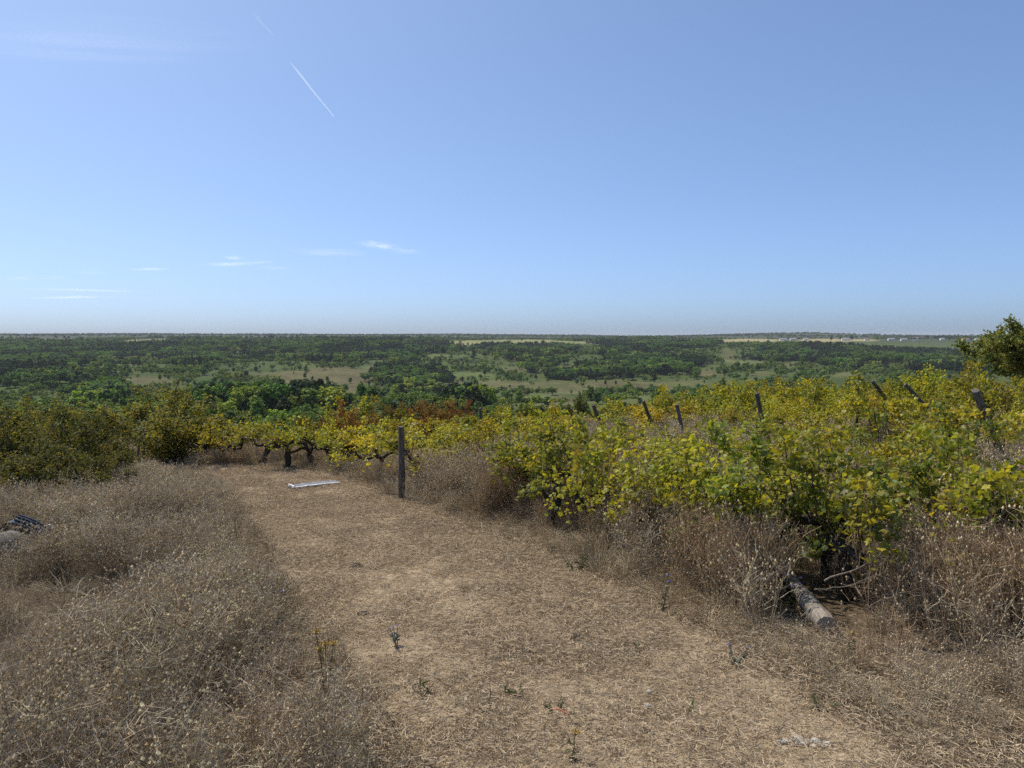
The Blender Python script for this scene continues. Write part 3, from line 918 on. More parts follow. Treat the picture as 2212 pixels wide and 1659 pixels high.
# ------------------------------------------------------------------ grapevines
VPAL = [(.53, .455, .04), (.41, .395, .045), (.25, .28, .04), (.13, .165, .034), (.27, .20, .065), (.43, .32, .045)]
def vine_proto(seed, near=True, nleaf=430, h=1.05, trunk_r=.045, pw=(2.4, 3.0, 2.6, 1.7, .9, .4), spread=.75):
    rng = np.random.default_rng(seed)
    tb, cb, lb = MB(), MB(), MB()
    n = 7
    t = np.linspace(0, 1, n)
    ht = rng.uniform(.34, .5)
    w = np.cumsum(rng.normal(0, .028, (n, 2)), axis=0)
    trunk = np.stack([w[:, 0], w[:, 1], -.06 + t * (ht + .06)], 1)
    tube(tb, trunk, trunk_r * (1.25 - .45 * t) * (1 + rng.uniform(-.15, .15, n)), 7, rng=rng, rough=.16)
    cane_pts = []
    na = rng.integers(3, 5)
    for k in range(na):
        a = rng.uniform(0, 2 * PI) if k > 1 else k * PI + rng.normal(0, .3)
        L = rng.uniform(.25, .5)
        q = np.linspace(0, 1, 6)
        arm = trunk[-1] + np.stack([np.cos(a) * L * q, np.sin(a) * L * q, .25 * q * rng.uniform(.2, 1) + .06 * np.sin(q * 6 + k)], 1) + rng.normal(0, .012, (6, 3))
        arm[0] = trunk[-1]
        tube(tb, arm, trunk_r * (.7 - .35 * q), 6, rng=rng, rough=.15)
        for c in range(rng.integers(4, 6)):
            s = arm[rng.integers(2, 6)]
            aa = a + rng.normal(0, 1.0); out = rng.uniform(.2, 1.0) * spread; up = rng.uniform(.1, 1) * (h - ht); droop = rng.uniform(0, .62); tall = rng.uniform() < .14
            if tall: out *= .45; up = (h - ht) * rng.uniform(1.0, 1.2); droop = .0
            m = 8; q2 = np.linspace(0, 1, m)
            cane = s + np.stack([np.cos(aa) * out * q2, np.sin(aa) * out * q2, up * np.sin(q2 * PI * (.5 + droop)) ], 1) + np.cumsum(rng.normal(0, .012, (m, 3)), axis=0)
            cane[0] = s
            cane[:, 2] = np.clip(cane[:, 2], .14 + rng.uniform(0, .2), h * (1.2 if tall else rng.uniform(.82, 1.02)))
            tube(cb, cane, .0055 - .003 * q2, 4, cap=False)
            cane_pts.append(cane)
    cane_pts = np.array(cane_pts)
    ci = rng.integers(0, len(cane_pts), nleaf); f = rng.uniform(.12, 1, nleaf) ** .8 * 6.999
    i0 = f.astype(int); fr = (f - i0)[:, None]
    C = cane_pts[ci, i0] * (1 - fr) + cane_pts[ci, i0 + 1] * fr
    C = C + unit(rng.normal(size=(nleaf, 3)) + np.array([0, 0, .15])) * rng.uniform(.02, .12, (nleaf, 1))
    C[:, 2] = np.maximum(C[:, 2], .08)
    cw = np.array([pick(rng, VPAL, pw, 1, 0)[0] for _ in range(len(cane_pts))])      # shoots turn at different times
    tint = .45 * cw[ci] + .55 * pick(rng, VPAL, pw, nleaf, .2)
    if near: vine_leaves(lb, C, rng.uniform(.022, .052, nleaf), rng, tint)
    else: leaves(lb, C, rng.uniform(.038, .07, nleaf), rng, tint, (-.2, .1, .5), .95, .3)
    return [('trunk', tb.mesh('trunk', M_bark, True)), ('cane', cb.mesh('cane', M_cane, True)), ('foliage', lb.mesh('foliage', M_vleaf))]

VN = [vine_proto(400 + i, True, 1250 + 60 * (i % 3), .95 + .07 * (i % 3), spread=.85) for i in range(7)]
VF = [vine_proto(420 + i, False, 1200, 1.02 + .1 * (i % 2)) for i in range(6)]
VBARE = [vine_proto(440 + i, True, 720, .88, .06, spread=.85) for i in range(3)]     # old stocks that show their black wood
VBROWN = [vine_proto(460 + i, True, 520, .95, .045, (.6, 1.0, .5, .3, 3.2, 1.4)) for i in range(2)]
VGREEN = [vine_proto(450 + i, True, 1150, .98, .05, (.6, 1.2, 2.6, 3.4, .2, .2)) for i in range(3)]

def put_vine(proto, x, y, label, group, rz, s=1.0, sz=1.0):
    e = bpy.data.objects.new('grapevine', None); COL.objects.link(e)
    e.location = (x, y, float(H(x, y)) - .02); e.rotation_euler = (0, 0, rz); e.scale = (s, s, s * sz); e.empty_display_size = .1
    tag(e, label, 'grapevine', group)
    for nm, me in proto:
        o = link(nm, me, e)
        if nm != 'trunk': o['kind'] = 'stuff'
    return e

rngv = np.random.default_rng(61)
FRONT = [  # base u, v ; proto list ; label
    (455, 1003, VBARE, 'low grapevine at the left end of the row across the path end'),
    (505, 1004, VBARE, 'grapevine with twisted bare black arms at the path end, second from the left'),
    (560, 1006, VBARE, 'grapevine with crooked black stock in the row across the path end'),
    (612, 1016, VBARE, 'old grapevine with thick black horizontal arms above the white strip'),
    (668, 1012, VBARE, 'black-stemmed grapevine right above the white strip on the path'),
    (725, 1012, VBARE, 'grapevine with arching black arm in front of the red shrub'),
    (780, 1022, VN, 'yellow grapevine just left of the upright wooden post'),
    (835, 1034, VN, 'yellow grapevine directly behind the upright wooden post'),
    (915, 1058, VN, 'leafy yellow-green grapevine just right of the upright wooden post'),
    (1005, 1078, VBARE, 'thin grapevine with few leaves amid brown grass right of the post'),
    (1100, 1110, VGREEN, 'dark green grapevine standing behind the tall brown grass'),
    (1190, 1145, VGREEN, 'dark green leaning grapevine in the middle of the front row'),
    (1300, 1178, VN, 'bright yellow grapevine hanging low over the brown weeds'),
    (1410, 1200, VN, 'bright yellow grapevine nearest the bare weedy gap in the front row'),
    (1530, 1222, VN, 'yellow-green grapevine left of the fallen log'),
    (1665, 1248, VGREEN, 'green and yellow grapevine directly behind the fallen log'),
    (1880, 1288, VN, 'big grapevine with thick black trunk right of the fallen log'),
    (2020, 1270, VGREEN, 'dense green grapevine second from the right edge in the front row'),
    (2150, 1280, VN, 'yellow-green grapevine at the right edge of the photo, front row'),
    (1250, 1150, VN, 'yellow grapevine squeezed between the dark green leaning one and the low-hanging one'),
    (1600, 1225, VN, 'yellow grapevine close behind the upper end of the log, on its left'),
    (1780, 1255, VGREEN, 'green grapevine between the log and the big black trunk'),
    (1960, 1262, VN, 'yellow grapevine right beside the big black trunk'),
]
for i, (u, v, lst, lab) in enumerate(FRONT):
    x, y, z = ground(u, v)
    put_vine(lst[i % len(lst)], x, y, lab, 'front row of grapevines', rngv.uniform(0, 6.28), rngv.uniform(.92, 1.1) * (1.08 if 1850 < u < 1900 else 1), rngv.uniform(.82, .98))

fx = np.array([ground(u, v)[:2] for u, v, *_ in FRONT])
nv = 0
for row in range(1, 12):
    off = np.array([.8, .6]) * (1.5 * row)
    for t in np.arange(-7, 16, .95):
        b = np.array([.55, 9.0]) + np.array([-.6, .8]) * t + off + rngv.normal(0, .17, 2)
        x, y = b
        u, v = project(x, y, float(H(x, y)) + .8)
        if u < 420 or u > 2330 or y > 18.2 + .62 * max(x + 1, 0) or y < 4.5: continue
        gap = fbm(x / 1.6, y / 1.6, 501)
        if gap < .34: continue
        d = math.hypot(x, y)
        q = rngv.uniform()
        lst = (VGREEN if q < .18 else VBROWN if q < .23 else VN) if d < 13 else (VBROWN if q < .04 else VF)
        rn = 'second' if row == 1 else 'third' if row == 2 else 'back'
        put_vine(lst[rngv.integers(len(lst))], x, y, 'yellowing leafy grapevine in the overgrown %s rows of the vineyard' % rn if row > 2 else 'yellowing leafy grapevine in the crowded %s row' % rn,
                 'grapevines of the %s row' % rn if row <= 2 else 'grapevines of the back rows', rngv.uniform(0, 6.28), rngv.uniform(.85, 1.15), rngv.uniform(.82, 1.2) * (.80 + .20 * float(sstep(-1, 9, x))))
        nv += 1
print('vines', nv)

# ------------------------------------------------------------------ vineyard posts
def post(base, top, r0, r1, label, seed, slant=0.0, name='wooden_post', wire=False, mat=None):
    rng = np.random.default_rng(seed)
    base = np.array(base, float); top = np.array(top, float)
    ax = top - base; L = np.linalg.norm(ax)
    n = 9; t = np.linspace(0, 1, n)
    mb = MB()
    pts = np.stack([.006 * np.sin(t * 5 + seed), .006 * np.cos(t * 4 + seed), -.2 + t * (L + .2)], 1)
    rad = (r0 + (r1 - r0) * t) * (1 + rng.uniform(-.04, .04, n))
    tube(mb, pts, rad, 12, rng=rng, rough=.05)
    # weathered, slightly slanted and rounded top
    V = mb.V[0]; V[-12:, 2] += slant * V[-12:, 0] - .004
    mb.V[2][:12] = V[-12:]; mb.V[2][12, 2] += .008
    e = bpy.data.objects.new(name, None); COL.objects.link(e)
    e.location = base; e.rotation_mode = 'QUATERNION'; e.rotation_quaternion = Vector(ax).to_track_quat('Z', 'Y')
    tag(e, label, 'post', 'old vineyard posts')
    link('shaft', mb.mesh('shaft', mat or M_post, True), e)
    if wire:
        wb = MB(); a = np.linspace(0, 2 * PI, 15)
        zz = L - wire
        tube(wb, np.stack([np.cos(a) * (r1 + .006), np.sin(a) * (r1 + .006), zz + .004 * np.sin(3 * a)], 1), .0035, 5, cap=False)
        tube(wb, [(-r1, -.01, zz), (-r1 - .07, -.03, zz - .005), (-r1 - .13, -.02, zz + .004)], .003, 5)
        link('wire', wb.mesh('wire', M_wire, True), e)
    return e
M_wire = plain_mat('rusty_wire', (.10, .065, .045), .7, .6)
M_postd = wood_mat('dark_post', (.10, .085, .07), (.25, .215, .18), (22, 22, 2), .005)

x, y, z = ground(867, 1082)
tp = at_y(867, 921, y)
post((x, y, z), tp, .048, .043, 'upright round dark wooden post at the right edge of the path', 1, .1, mat=M_postd)
POSTS = [  # (u, v) of the top, (u, v) of a lower point on its axis, depth, radius, label
    ((1037, 881), (1038, 906), 17.3, .045, 'short grey post top sticking out of the vines left of centre'),
    ((1462, 873), (1470, 913), 12.7, .043, 'grey leaning post in the vines right of the valley meadow'),
    ((1636, 849), (1649, 917), 11.4, .046, 'dark leaning post rising above the yellow vines right of centre'),
    ((2108, 843), (2137, 915), 8.9, .055, 'thick grey leaning post with a wire near the right edge'),
    ((1389, 866), (1393, 876), 14.5, .045, 'dark stub of a leaning post left of the grey leaning post'),
    ((1280, 875), (1284, 884), 15.3, .05, 'dark leaning post stub behind the tallest vine shoot'),
    ((1838, 821), (1848, 836), 15.5, .042, 'short dark post top leaning on the vine skyline'),
    ((1884, 822), (1917, 866), 13.5, .036, 'long thin dark post leaning steeply right of the vine skyline'),
    ((1956, 829), (1987, 864), 12.5, .042, 'leaning grey post second nearest to the right edge')]
for i, (a, b, d, r, lab) in enumerate(POSTS):
    T = np.array(at_y(a[0], a[1], d)); B = np.array(at_y(b[0], b[1], d + .06))
    dirv = T - B
    k = (T[2] - float(H(T[0], T[1]))) / max(dirv[2], .05)
    base = T - dirv * k
    post(base, T, r * .8, r * .72, lab, 10 + i, .25 * (-1) ** i, wire=.2 if i == 3 else False, mat=M_postd if 'dark' in lab else M_post)
for i, (u, v0, v1, lab) in enumerate([(313, 925, 1008, 'thin grey stake leaning beside the round olive bush'), (302, 930, 1012, 'thin grey stake leaning against the other thin stake'),
                                      (230, 893, 940, 'thin dark stake standing among the left bushes')]):
    x, y, z = ground(u - 6, max(v1, 1000)); T = at_y(u + 2, v0, y)
    post((x, y, z), T, .026, .022, lab, 40 + i, .1)

# ------------------------------------------------------------------ fallen log
M_log = wood_mat('grey_log', (.27, .235, .19), (.46, .41, .34), (16, 16, 1.6), .006, crack=.45)
M_logend = wood_mat('log_end', (.34, .27, .20), (.52, .43, .33), (30, 30, 30), .003)
def fallen_log():
    rng = np.random.default_rng(8)
    A = np.array([LOG_A[0], LOG_A[1], LOG_A[2] + .045]); B = np.array([LOG_B[0], LOG_B[1], LOG_B[2] + .09])
    B = B + (B - A) * .25
    L = np.linalg.norm(B - A)
    e = bpy.data.objects.new('fallen_log', None); COL.objects.link(e)
    e.location = A; e.rotation_mode = 'QUATERNION'; e.rotation_quaternion = Vector(B - A).to_track_quat('Z', 'Y')
    tag(e, 'pale grey weathered log lying in the dry weeds, sawn end towards the camera', 'log')
    n = 18; t = np.linspace(0, 1, n)
    pts = np.stack([.012 * np.sin(3 * t), .01 * np.cos(4 * t), t * L], 1)
    mb = MB(); tube(mb, pts, .059 - .012 * t + .005 * np.sin(9 * t) + .003 * np.sin(23 * t), 20, rng=rng, rough=.09)
    mb.V = mb.V[:1]; mb.F = mb.F[:1]; mb.T = mb.T[:1]
    V = mb.V[0]; ring = V[:20].copy()
    link('bark', mb.mesh('bark', M_log, True), e)
    cb = MB(); c = ring.mean(0)
    cb.add(np.concatenate([ring * [1, 1, 1] + (c - ring) * .02, ring + (c - ring) * .5 - np.array([0, 0, .004]), c[None] - np.array([0, 0, .006])]),
           [[k, 20 + k, 20 + (k + 1) % 20, (k + 1) % 20] for k in range(20)])
    cb.add(np.concatenate([ring + (c - ring) * .5 - np.array([0, 0, .004]), c[None] - np.array([0, 0, .006])]), [[k, 20, (k + 1) % 20] for k in range(20)])
    link('sawn_end', cb.mesh('sawn_end', M_logend), e)
fallen_log()

# ------------------------------------------------------------------ white strip on the path
M_strip = plain_mat('white_ribbed_sheet', (.78, .75, .70), .7, 0, .3, 60, .15)
def strip():
    A = np.array(ground(626, 1060)); B = np.array(ground(728, 1051))
    d = B - A; L = np.linalg.norm(d[:2]); ang = math.atan2(d[1], d[0])
    e = bpy.data.objects.new('white_strip', None); COL.objects.link(e)
    e.location = (A[0], A[1], A[2] + .02); e.rotation_euler = (0, -math.atan2(d[2], L), ang)
    tag(e, 'long narrow white ribbed sheet lying on the path end below the vines', 'metal strip')
    nx, w = 30, .21
    prof = [(-w / 2, .0), (-w / 2, .045), (-w / 2 + .02, .05), (-.05, .04), (-.035, .062), (-.02, .04), (.02, .04), (.035, .062), (.05, .04), (w / 2 - .02, .05), (w / 2, .045), (w / 2, .0)]
    mb = MB(); rng = np.random.default_rng(3)
    X = np.linspace(0, L, nx); V = []
    for i, xx in enumerate(X):
        bend = .012 * math.sin(xx * 3.1) + rng.normal(0, .002)
        for (py, pz) in prof: V.append((xx, py, pz + bend))
    m = len(prof)
    F = [[i * m + k, (i + 1) * m + k, (i + 1) * m + k + 1, i * m + k + 1] for i in range(nx - 1) for k in range(m - 1)]
    V = np.array(V); mb.add(V, F)
    Vb = V.copy(); Vb[:, 2] -= .004; mb.add(Vb, np.array(F)[:, ::-1])
    link('ribbed_sheet', mb.mesh('ribbed_sheet', M_strip), e)
    for xx in (.03,):
        cb = MB(); cb.add([(xx - .012, -w / 2 - .004, -.01), (xx + .012, -w / 2 - .004, -.01), (xx + .012, w / 2 + .004, -.01), (xx - .012, w / 2 + .004, -.01),
                           (xx - .012, -w / 2 - .004, .068), (xx + .012, -w / 2 - .004, .068), (xx + .012, w / 2 + .004, .068), (xx - .012, w / 2 + .004, .068)],
                          [[0, 3, 2, 1], [4, 5, 6, 7], [0, 1, 5, 4], [1, 2, 6, 5], [2, 3, 7, 6], [3, 0, 4, 7]])
        link('end_band', cb.mesh('end_band', M_strip), e)
strip()

# ------------------------------------------------------------------ discarded black plastic piece and stone on the left
M_plast = plain_mat('black_plastic', (.028, .03, .033), .38, 0, .5, 25, .35)
M_plast2 = plain_mat('scuffed_plastic', (.04, .042, .045), .4, 0, .5, 40, .3)
M_stone = plain_mat('grey_stone', (.15, .145, .125), .9, 0, .2, 18, .3, .01)
def box(mb, c, s, R_=None):
    c = np.array(c, float); s = np.array(s, float) / 2
    V = np.array([(x, y, z) for z in (-1, 1) for y in (-1, 1) for x in (-1, 1)], float) * s
    if R_ is not None: V = V @ np.array(R_).T
    mb.add(V + c, [[0, 2, 3, 1], [4, 5, 7, 6], [0, 1, 5, 4], [1, 3, 7, 5], [3, 2, 6, 7], [2, 0, 4, 6]])
def plastic():
    x, y, z = PLAST
    e = bpy.data.objects.new('plastic_scrap', None); COL.objects.link(e)
    e.location = (x + .03, y, z + .02); e.rotation_euler = (0, 0, R(8)); e.scale = (1.0, 1.0, 1.0)
    tag(e, 'broken black plastic housing with ribbed slanting side in the weeds at left', 'plastic scrap')
    # a hollow shell: slanting panel falling to the right, curved back, open dark mouth towards the camera
    top, bot = np.array([-.12, 0, .36]), np.array([.23, 0, .13])
    mb = MB(); n = 10; t = np.linspace(0, 1, n)
    dep = np.linspace(-.10, .14, 6)
    V = []
    for i in range(n):
        p = top * (1 - t[i]) + bot * t[i]
        for k, dd in enumerate(dep):
            V.append((p[0] + .02 * math.sin(k), dd * (1 - .25 * t[i]) , p[2] + .035 * math.sin(t[i] * PI) - .05 * abs(dd - .02) / .12))
    F = [[i * 6 + k, (i + 1) * 6 + k, (i + 1) * 6 + k + 1, i * 6 + k + 1] for i in range(n - 1) for k in range(5)]
    mb.add(V, F); V2 = np.array(V) - np.array([.008, 0, .012]); mb.add(V2, np.array(F)[:, ::-1])
    link('panel', mb.mesh('panel', M_plast, True), e)
    for k, dd in enumerate((-.10, -.055, -.01, .045, .1)):
        rb = MB(); q = np.linspace(0, 1, 9)
        pts = [(top[0] * (1 - s) + bot[0] * s + .0, dd * (1 - .25 * s), top[2] * (1 - s) + bot[2] * s + .035 * math.sin(s * PI) - .05 * abs(dd - .02) / .12 + .01) for s in q]
        tube(rb, pts, .011, 6)
        link('rib', rb.mesh('rib', M_plast2, True), e)
    sb = MB(); m = 9; a = np.linspace(R(20), R(185), m); V = []
    for i in range(m):
        for dd in (-.09, .0, .1):
            V.append((-.13 + .1 * math.cos(a[i]) - .03, dd, .17 + .15 * math.sin(a[i])))
    F = [[i * 3 + k, i * 3 + k + 1, (i + 1) * 3 + k + 1, (i + 1) * 3 + k] for i in range(m - 1) for k in range(2)]
    sb.add(V, F); sb.add(np.array(V) * [.97, 1, .97], np.array(F)[:, ::-1])
    link('curved_back', sb.mesh('curved_back', M_plast2, True), e)
    bb = MB(); box(bb, (0, .1, .1), (.4, .02, .24)); box(bb, (0.02, .03, .02), (.42, .22, .03))
    link('shell', bb.mesh('shell', M_plast), e)
    lp = MB(); tube(lp, [(.24, .1, .12), (.2, .14, .2), (.1, .15, .22), (.05, .13, .2)], [.012, .02, .02, .012], 7)
    link('hose_lip', lp.mesh('hose_lip', M_plast, True), e)
plastic()

def rock(name, x, y, z, s, seed, mat, label, cat='stone', group=None, flat=.6):
    import bmesh
    rng = np.random.default_rng(seed)
    bm = bmesh.new(); bmesh.ops.create_icosphere(bm, subdivisions=3, radius=1)
    off = rng.uniform(0, 100, 3)
    for v in bm.verts:
        p = np.array(v.co)
        q = 1 + .35 * (float(fbm(p[0] * 1.1 + off[0], p[1] * 1.1 + p[2] + off[1], seed)) - .5) + .12 * (float(vnoise(p[0] * 4 + off[2], p[1] * 4 - p[2] * 3, seed)) - .5)
        v.co = (p[0] * q * s, p[1] * q * s * .85, p[2] * q * s * flat)
    me = bpy.data.meshes.new(name); bm.to_mesh(me); bm.free(); me.materials.append(mat)
    for f in me.polygons: f.use_smooth = True
    o = link(name, me, None, (x, y, z)); tag(o, label, cat, group)
    return o
x, y, z = ground(18, 1215)
rock('grey_stone', x - .02, y, z + .12, .2, 4, M_stone, 'rounded grey stone at the left edge beside the black plastic piece', flat=.8)
M_pale = plain_mat('pale_stone', (.46, .44, .39), .9, 0, .2, 20, .15, .004)
for i, (u, v, s, lab) in enumerate([(2428 / 1.736, 2687 / 1.736, .018, 'small white pebble in the lower middle of the path'),
                                    (1403, 1512, .016, 'small white pebble on the right part of the path')]):
    x, y, z = ground(u, v); rock('pebble', x, y, z + .035, s, 60 + i, M_pale, lab, 'pebble', 'white pebbles')
rngp = np.random.default_rng(12)
for i in range(14):
    u, v = 1738 + rngp.normal(0, 28), 1612 + rngp.normal(0, 7)
    x, y, z = ground(u, v)
    rock('chalk_lump', x, y, z + .03, rngp.uniform(.010, .026), 70 + i, M_pale, 'crumbly white chalk lump in the pale patch at the lower right', 'stone', 'white chalk lumps at the lower right', .45)
M_clod = plain_mat('dark_earth', (.07, .052, .038), .95, 0, .1, 40, .4, .006)
CL = [(990, 1188, .05), (770, 1225, .06), (785, 1340, .045), (1015, 1378, .05), (1245, 1397, .045), (1130, 1425, .055), (1100, 1280, .035),
      (900, 1300, .03)]
for i, (u, v, s) in enumerate(CL):
    x, y, z = ground(u, v); rock('earth_clod', x, y, z + .02, s, 90 + i, M_clod, 'dark crumbly earth clod breaking through the straw of the path', 'clod', 'dark earth clods on the path', .45)

# ------------------------------------------------------------------ shrubs near the path and beyond the vines
def bush_proto(seed, nleaf, h, rad, pal, wts, leaf=(.04, .066), nst=26, up=.9, twig=True, flat_bottom=.05):
    rng = np.random.default_rng(seed)
    sb, lb = MB(), MB()
    canes = []
    for k in range(nst):
        a = rng.uniform(0, 2 * PI); o = rad * rng.uniform(.1, 1) ** .6; hh = h * (1 - .45 * (o / rad) ** 2) * rng.uniform(.7, 1.06)
        q = np.linspace(0, 1, 7)
        c = np.stack([np.cos(a) * o * q ** 1.1, np.sin(a) * o * q ** 1.1, hh * q ** up], 1) + np.cumsum(rng.normal(0, .016 * h, (7, 3)), axis=0)
        c[0] = (rng.normal(0, .05), rng.normal(0, .05), -.05)
        tube(sb, c, (.012 - .0095 * q) * h ** .5, 5, cap=False)
        canes.append(c)
        for j in range(4):
            i0 = rng.integers(2, 6); s = c[i0]; d = unit(rng.normal(size=3) + np.array([np.cos(a) * .6, np.sin(a) * .6, .5])); L = rng.uniform(.15, .42) * h * .6
            b = np.stack([s + d * L * x + np.array([0, 0, -.05 * x * x]) for x in np.linspace(0, 1, 7)]) + np.cumsum(rng.normal(0, .007 * h, (7, 3)), axis=0)
            tube(sb, b, .0045 * h ** .5 * (1 - .7 * np.linspace(0, 1, 7)), 3, cap=False)
            canes.append(b)
    canes = np.array(canes)
    ci = rng.integers(0, len(canes), nleaf); f = rng.uniform(.15, 1, nleaf) * 5.999; i0 = f.astype(int); fr = (f - i0)[:, None]
    C = canes[ci, i0] * (1 - fr) + canes[ci, i0 + 1] * fr + rng.normal(0, .035 * h, (nleaf, 3))
    C[:, 2] = np.maximum(C[:, 2], flat_bottom * rng.uniform(.5, 1.5, nleaf))
    cw = np.array([pick(rng, pal, wts, 1, .1)[0] for _ in range(len(canes))])
    tint = .4 * cw[ci] + .6 * pick(rng, pal, wts, nleaf, .22)
    leaves(lb, C, rng.uniform(leaf[0], leaf[1], nleaf), rng, tint, (-.1, .1, .4), .6)
    return [('stem', sb.mesh('stem', M_trunk, True)), ('foliage', lb.mesh('foliage', M_bleaf))]

OLIVE = [(.36, .32, .065), (.28, .275, .06), (.17, .19, .048), (.42, .34, .07), (.06, .07, .022), (.20, .125, .045)]
OW = [2, 2.4, 2.2, 1.2, 1.2, .7]
DARKO = [(.17, .165, .042), (.11, .12, .032), (.06, .075, .022), (.30, .24, .06), (.14, .125, .04)]
RUST = [(.30, .105, .035), (.24, .085, .032), (.27, .19, .045), (.15, .14, .04), (.36, .17, .05)]
GREENS = [(.07, .085, .022), (.045, .065, .018), (.12, .12, .03), (.16, .14, .035)]
B_ol = [bush_proto(600 + i, 9500, 1.5, 1.05, OLIVE, OW) for i in range(2)]
B_dk = [bush_proto(610 + i, 9500, 1.45, 1.15, DARKO, [1.6, 2, 1.4, 1, .8]) for i in range(3)]
B_ru = [bush_proto(620 + i, 6000, 1.5, 1.0, RUST, [1.3, 1.2, 1.6, 1.3, .8], (.05, .085)) for i in range(2)]
B_gr = [bush_proto(630 + i, 6000, 1.5, 1.0, GREENS, [1.5, 1, 1.4, .9], (.05, .08)) for i in range(2)]
B_og = [bush_proto(640 + i, 6000, 1.4, 1.1, [(.22, .15, .035), (.24, .19, .035), (.13, .12, .03), (.20, .09, .03)], [1.2, 1.4, 1.5, .5], (.05, .08)) for i in range(2)]

def put_bush(proto, x, y, h, label, group=None, rz=0, wide=1.0, name='bush', sink=.04):
    e = bpy.data.objects.new(name, None); COL.objects.link(e)
    e.location = (x, y, float(H(x, y)) - sink); s = h / 1.42; e.scale = (s * wide, s * wide, s); e.rotation_euler = (0, 0, rz); e.empty_display_size = .1
    tag(e, label, 'bush', group)
    for nm, me in proto:
        o = link(nm, me, e)
        o['kind'] = 'stuff'
    return e
def bush_at(proto, u, v_top, y, label, group=None, rz=0, wide=1.0, name='bush', hmin=.5):
    x = at_y(u, v_top, y)[0]; h = at_y(u, v_top, y)[2] - float(H(x, y))
    return put_bush(proto, x, y, max(h, hmin), label, group, rz, wide, name)

bush_at(B_dk[0], -70, 852, 12.2, 'dark olive bush cut off by the left edge of the photo', 'bushes left of the path', .4, 1.1)
bush_at(B_dk[1], 45, 856, 11.6, 'tall dark olive bush second from the left edge', 'bushes left of the path', 2, 1.05)
bush_at(B_dk[2], 165, 862, 12.4, 'dark olive bush with yellow tips left of the thin stakes', 'bushes left of the path', 4, 1.0)
bush_at(B_ol[1], 95, 848, 14.6, 'yellowish bush rising behind the dark bushes at left', 'bushes left of the path', 1, .85)
bush_at(B_dk[0], 215, 925, 12.6, 'low brownish bush right beside the thin stakes', 'bushes left of the path', 5, 1.05)
bush_at(B_dk[1], 85, 935, 10.4, 'low dark bush at the front of the left thicket', 'bushes left of the path', 3.3, 1.2)
bush_at(B_dk[2], 195, 950, 10.8, 'small dark bush at the right front of the left thicket', 'bushes left of the path', .9, 1.0)
bush_at(B_dk[0], 398, 1028, 9.6, 'small brownish green clump at the left margin of the path', None, 1.1, 1.3, hmin=.2)
bush_at(B_ol[0], 352, 824, 15.6, 'round olive-yellow bush standing alone behind the path end', 'bushes left of the path', 0, 1.2)
bush_at(B_og[0], 470, 905, 17.6, 'low yellow-orange bush left behind the vine row', 'low bushes behind the vine row', .5, 1.0)
bush_at(B_og[1], 545, 915, 18.2, 'olive-orange bush behind the vine row left of centre', 'low bushes behind the vine row', 1.5, 1.0)
bush_at(B_og[0], 640, 872, 16.6, 'small orange-tipped shrub left of the red shrub', 'low bushes behind the vine row', 2.5, .55)
bush_at(B_ru[0], 757, 868, 15.4, 'rust-red shrub behind the yellow vines left of the post', 'red autumn shrubs', .2, .75)
bush_at(B_og[1], 855, 858, 21.5, 'orange and green shrub between the two red shrubs', 'red autumn shrubs', 1.9, .85)
bush_at(B_ru[1], 930, 850, 21.5, 'large rust-red shrub behind the vines right of the post', 'red autumn shrubs', 3.0, .9)
bush_at(B_ru[0], 995, 866, 22.5, 'reddish brown low shrub right of the large red shrub', 'red autumn shrubs', 4.0, .8)
bush_at(B_gr[0], 1128, 862, 24.0, 'small yellow-green sapling behind the vines near the centre', 'green saplings behind the vines', .7, .5, 'sapling')
bush_at(B_gr[1], 1255, 852, 24.0, 'brownish green sapling left of the tallest vine shoot', 'green saplings behind the vines', 1.7, .6, 'sapling')
bush_at(B_gr[0], 1590, 820, 24.5, 'leafy olive sapling left of the dark leaning post', 'green saplings behind the vines', 2.7, .6, 'sapling')
bush_at(B_gr[1], 1695, 812, 25.5, 'olive sapling on the vine skyline right of the dark leaning post', 'green saplings behind the vines', 3.7, .6, 'sapling')
bush_at(B_gr[1], 1998, 792, 27.0, 'small dark green round bush on the vine skyline left of the big tree', None, .7, .62)
bush_at(B_og[0], 2065, 800, 27.5, 'pale brownish shrub at the foot of the big tree', None, 2.1, .8)

